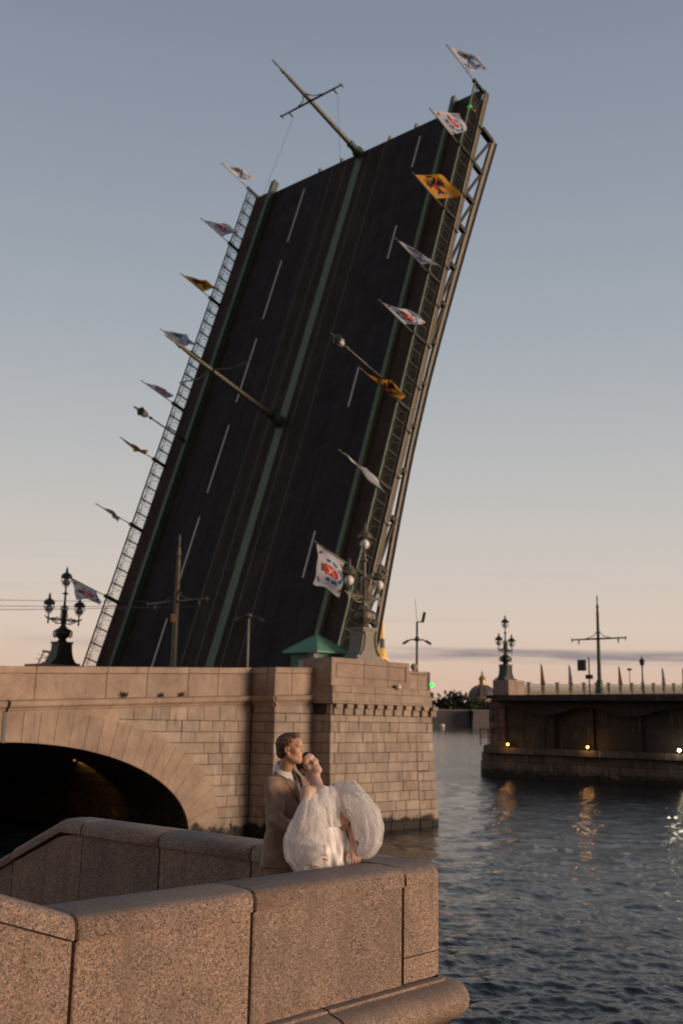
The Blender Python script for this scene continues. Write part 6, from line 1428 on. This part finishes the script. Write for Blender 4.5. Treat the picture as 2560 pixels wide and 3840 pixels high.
def gathered(stations, nm, seed, mat, amp=1.0, frill=0.0, zmin=None, nv=150, nu=84, k0=1.0):
    """gathered thin cloth tube: rows (x, y, z, radius across, radius in depth); folds run lengthwise from the gathers"""
    S = catmull(stations, nu); c = S[:, :3]; n = len(S); rng = np.random.default_rng(seed); v = np.linspace(0, 2 * pi, nv, endpoint=False)
    tg = np.gradient(c, axis=0); tg /= np.linalg.norm(tg, axis=1)[:, None]
    e2 = np.array([0, 1.0, 0]) - tg * tg[:, 1:2]; e2 /= np.linalg.norm(e2, axis=1)[:, None]; e1 = np.cross(tg, e2)
    u = np.linspace(0, 1, n)[:, None]; F = np.zeros((n, nv))
    for f in (2, 3, 4, 5, 6, 7, 9, 11, 13, 17, 21):
        ph = rng.uniform(0, 6.3); tw = rng.normal() * 1.6; mod = 0.55 + 0.45 * np.sin(u * rng.uniform(2, 9) + rng.uniform(0, 6.3))
        a = (0.075 / f ** 0.55) * (1.0 if f > 3 else 0.8) * mod * (1 + 0.9 * np.abs(2 * u - 1) ** 3 * (f > 6))
        F += amp * a * np.sin(f * v[None, :] + ph + tw * u * 4 + 0.9 * np.sin(2 * v[None, :] + u * 7 + ph))
    F = F - 0.35 * amp * np.abs(F) ** 1.0                                    # valleys sharper than crests
    if frill: F = F + frill * np.exp(-u / 0.05) * np.sin(9 * v[None, :] + 2 * np.sin(3 * v[None, :]))
    k = k0 * (1 + F); P = c[:, None, :] + e1[:, None, :] * (S[:, 3, None] * k * np.cos(v)[None, :])[..., None] + e2[:, None, :] * (S[:, 4, None] * k * np.sin(v)[None, :])[..., None]
    P[..., 2] += 0.010 * np.sin(17 * P[..., 0] + 3 * np.sin(23 * P[..., 2])) * np.sin(pi * u)
    if frill: P = P + tg[:, None, :] * (frill * 0.09 * np.exp(-u / 0.06) * np.sin(7 * v[None, :] + 1.3))[..., None]
    if zmin is not None: lim = zmin(P); P[..., 2] = np.where(P[..., 2] < lim, lim + 0.10 * (P[..., 2] - lim) * 0 + 0.004 * np.sin(60 * P[..., 0]), P[..., 2])
    i = np.arange(n - 1)[:, None] * nv; j = np.arange(nv)[None, :]; j2 = (j + 1) % nv
    f = np.stack([i + j, i + j2, i + nv + j2, i + nv + j], -1).reshape(-1, 4)
    return np_mesh(nm, shift(P.reshape(-1, 3), BX, BY), f, mat, bride)
onwall = lambda P: np.where(P[..., 1] < 7.685 + 1.096 * P[..., 0], 4.516, 4.40)
SR = [(-.178, 7.715, 4.910, .066, .060), (-.180, 7.69, 4.875, .090, .075), (-.188, 7.65, 4.80, .118, .092), (-.204, 7.62, 4.71, .140, .104), (-.215, 7.59, 4.635, .152, .105), (-.195, 7.545, 4.570, .140, .090), (-.150, 7.510, 4.570, .118, .078), (-.118, 7.498, 4.572, .088, .062), (-.092, 7.500, 4.566, .052, .046)]
gathered(SR, 'sleeve', 5, TUL, 1.0, 0.22, onwall); gathered(SR, 'sleeve_layer', 6, TUL, 1.25, 0.15, onwall, k0=0.90)
SL_ = [(-.015, 7.93, 4.985, .030, .045), (.035, 7.90, 4.978, .044, .060), (.085, 7.87, 4.960, .066, .080), (.140, 7.845, 4.922, .092, .092), (.190, 7.83, 4.852, .110, .100), (.228, 7.82, 4.77, .114, .100), (.238, 7.81, 4.68, .106, .098), (.222, 7.80, 4.605, .088, .082), (.180, 7.80, 4.575, .055, .055), (.150, 7.80, 4.60, .028, .030)]
gathered(SL_, 'sleeve', 9, TUL, 1.0, 0.0, onwall); gathered(SL_, 'sleeve_layer', 10, TUL, 1.25, 0.0, onwall, k0=0.90)
gathered([(.00, 7.86, 5.005, .05, .04), (.055, 7.83, 4.995, .075, .045), (.115, 7.80, 5.00, .060, .04), (.155, 7.78, 4.99, .045, .035), (.185, 7.77, 4.965, .035, .03)], 'sleeve_flounce', 21, TUL, 1.6, 0.0, None, 90, 40)
gathered([(.060, 7.80, 4.965, .055, .040), (.066, 7.795, 4.92, .052, .045), (.085, 7.795, 4.87, .048, .050), (.115, 7.80, 4.82, .040, .05), (.15, 7.81, 4.77, .030, .04)], 'sleeve_flounce', 22, TUL, 1.3, 0.0, None, 90, 40)
BD = [(-.115, 7.85, 4.998, .088, .078), (-.110, 7.845, 4.975, .112, .092), (-.100, 7.842, 4.93, .124, .104), (-.088, 7.84, 4.88, .120, .108), (-.074, 7.842, 4.82, .110, .100), (-.066, 7.845, 4.77, .112, .100), (-.062, 7.845, 4.735, .125, .112)]
gathered(BD, 'bodice_drape', 13, TUL2, 0.75, 0.10, None, 170, 60)
def ruffle(pts, r, nm):
    P = [np.array(p) for p in pts]; out = []
    for i in range(len(P) - 1):
        for k in range(5):
            t = k / 5; a = P[max(i - 1, 0)]; b = P[i]; c = P[i + 1]; d = P[min(i + 2, len(P) - 1)]
            out.append(0.5 * ((2 * b) + (c - a) * t + (2 * a - 5 * b + 4 * c - d) * t * t + (3 * b - a - 3 * c + d) * t ** 3))
    out.append(P[-1]); mb = MB(); mb.tube([tuple(shift(p, BX, BY)) for p in out], r, 6); return mb.build(nm, TUL2, bride, True)
ruffle([(-.115, 7.49, 4.545), (-.085, 7.50, 4.565), (-.06, 7.51, 4.555), (-.048, 7.515, 4.54)], .008, 'cuff')
# necklace and ear drops
mb = MB()
for t_ in np.linspace(-1.0, 1.0, 15):
    p = V3(-.145, 7.905, 5.026) + laB * (.048 * sin(t_ * 1.5)) + frB * (.048 * cos(t_ * 1.5)) + V3(.004, 0, -.004 - .010 * (1 - t_ * t_)); mb.lathe([(.0005, -.003), (.003, 0), (.0005, .003)], 6, tuple(shift(p, BX, BY)))
mb.build('necklace', PEARL, bride)
e0 = hb.w((-.083, -.004, -.046)); mb = MB()
for dx, dz, r in ((0, -.004, .005), (.004, -.012, .007), (-.004, -.014, .0065), (.002, -.022, .007), (.006, -.020, .005)): mb.lathe([(.001, -r), (r * .9, -r * .4), (r * .9, r * .4), (.001, r)], 7, tuple(shift(e0 + V3(dx, -.012, dz), BX, BY)))
for dx in (-.003, .004): mb.tube([tuple(shift(e0 + V3(dx, -.012, -.024), BX, BY)), tuple(shift(e0 + V3(dx * 2.2, -.012, -.062), BX, BY))], .0016, 4)
mb.build('earring', PEARL, bride)

for z_ in (4.845, 4.815):                                                # jacket front edge buttons
    p = surf(-.012, z_ - .02, .010); MB().lathe([(.0005, -.003), (.008, -.001), (.008, .002), (.0005, .003)], 8, tuple(shift(p, MX, MY))).build('button', SUITD, man)
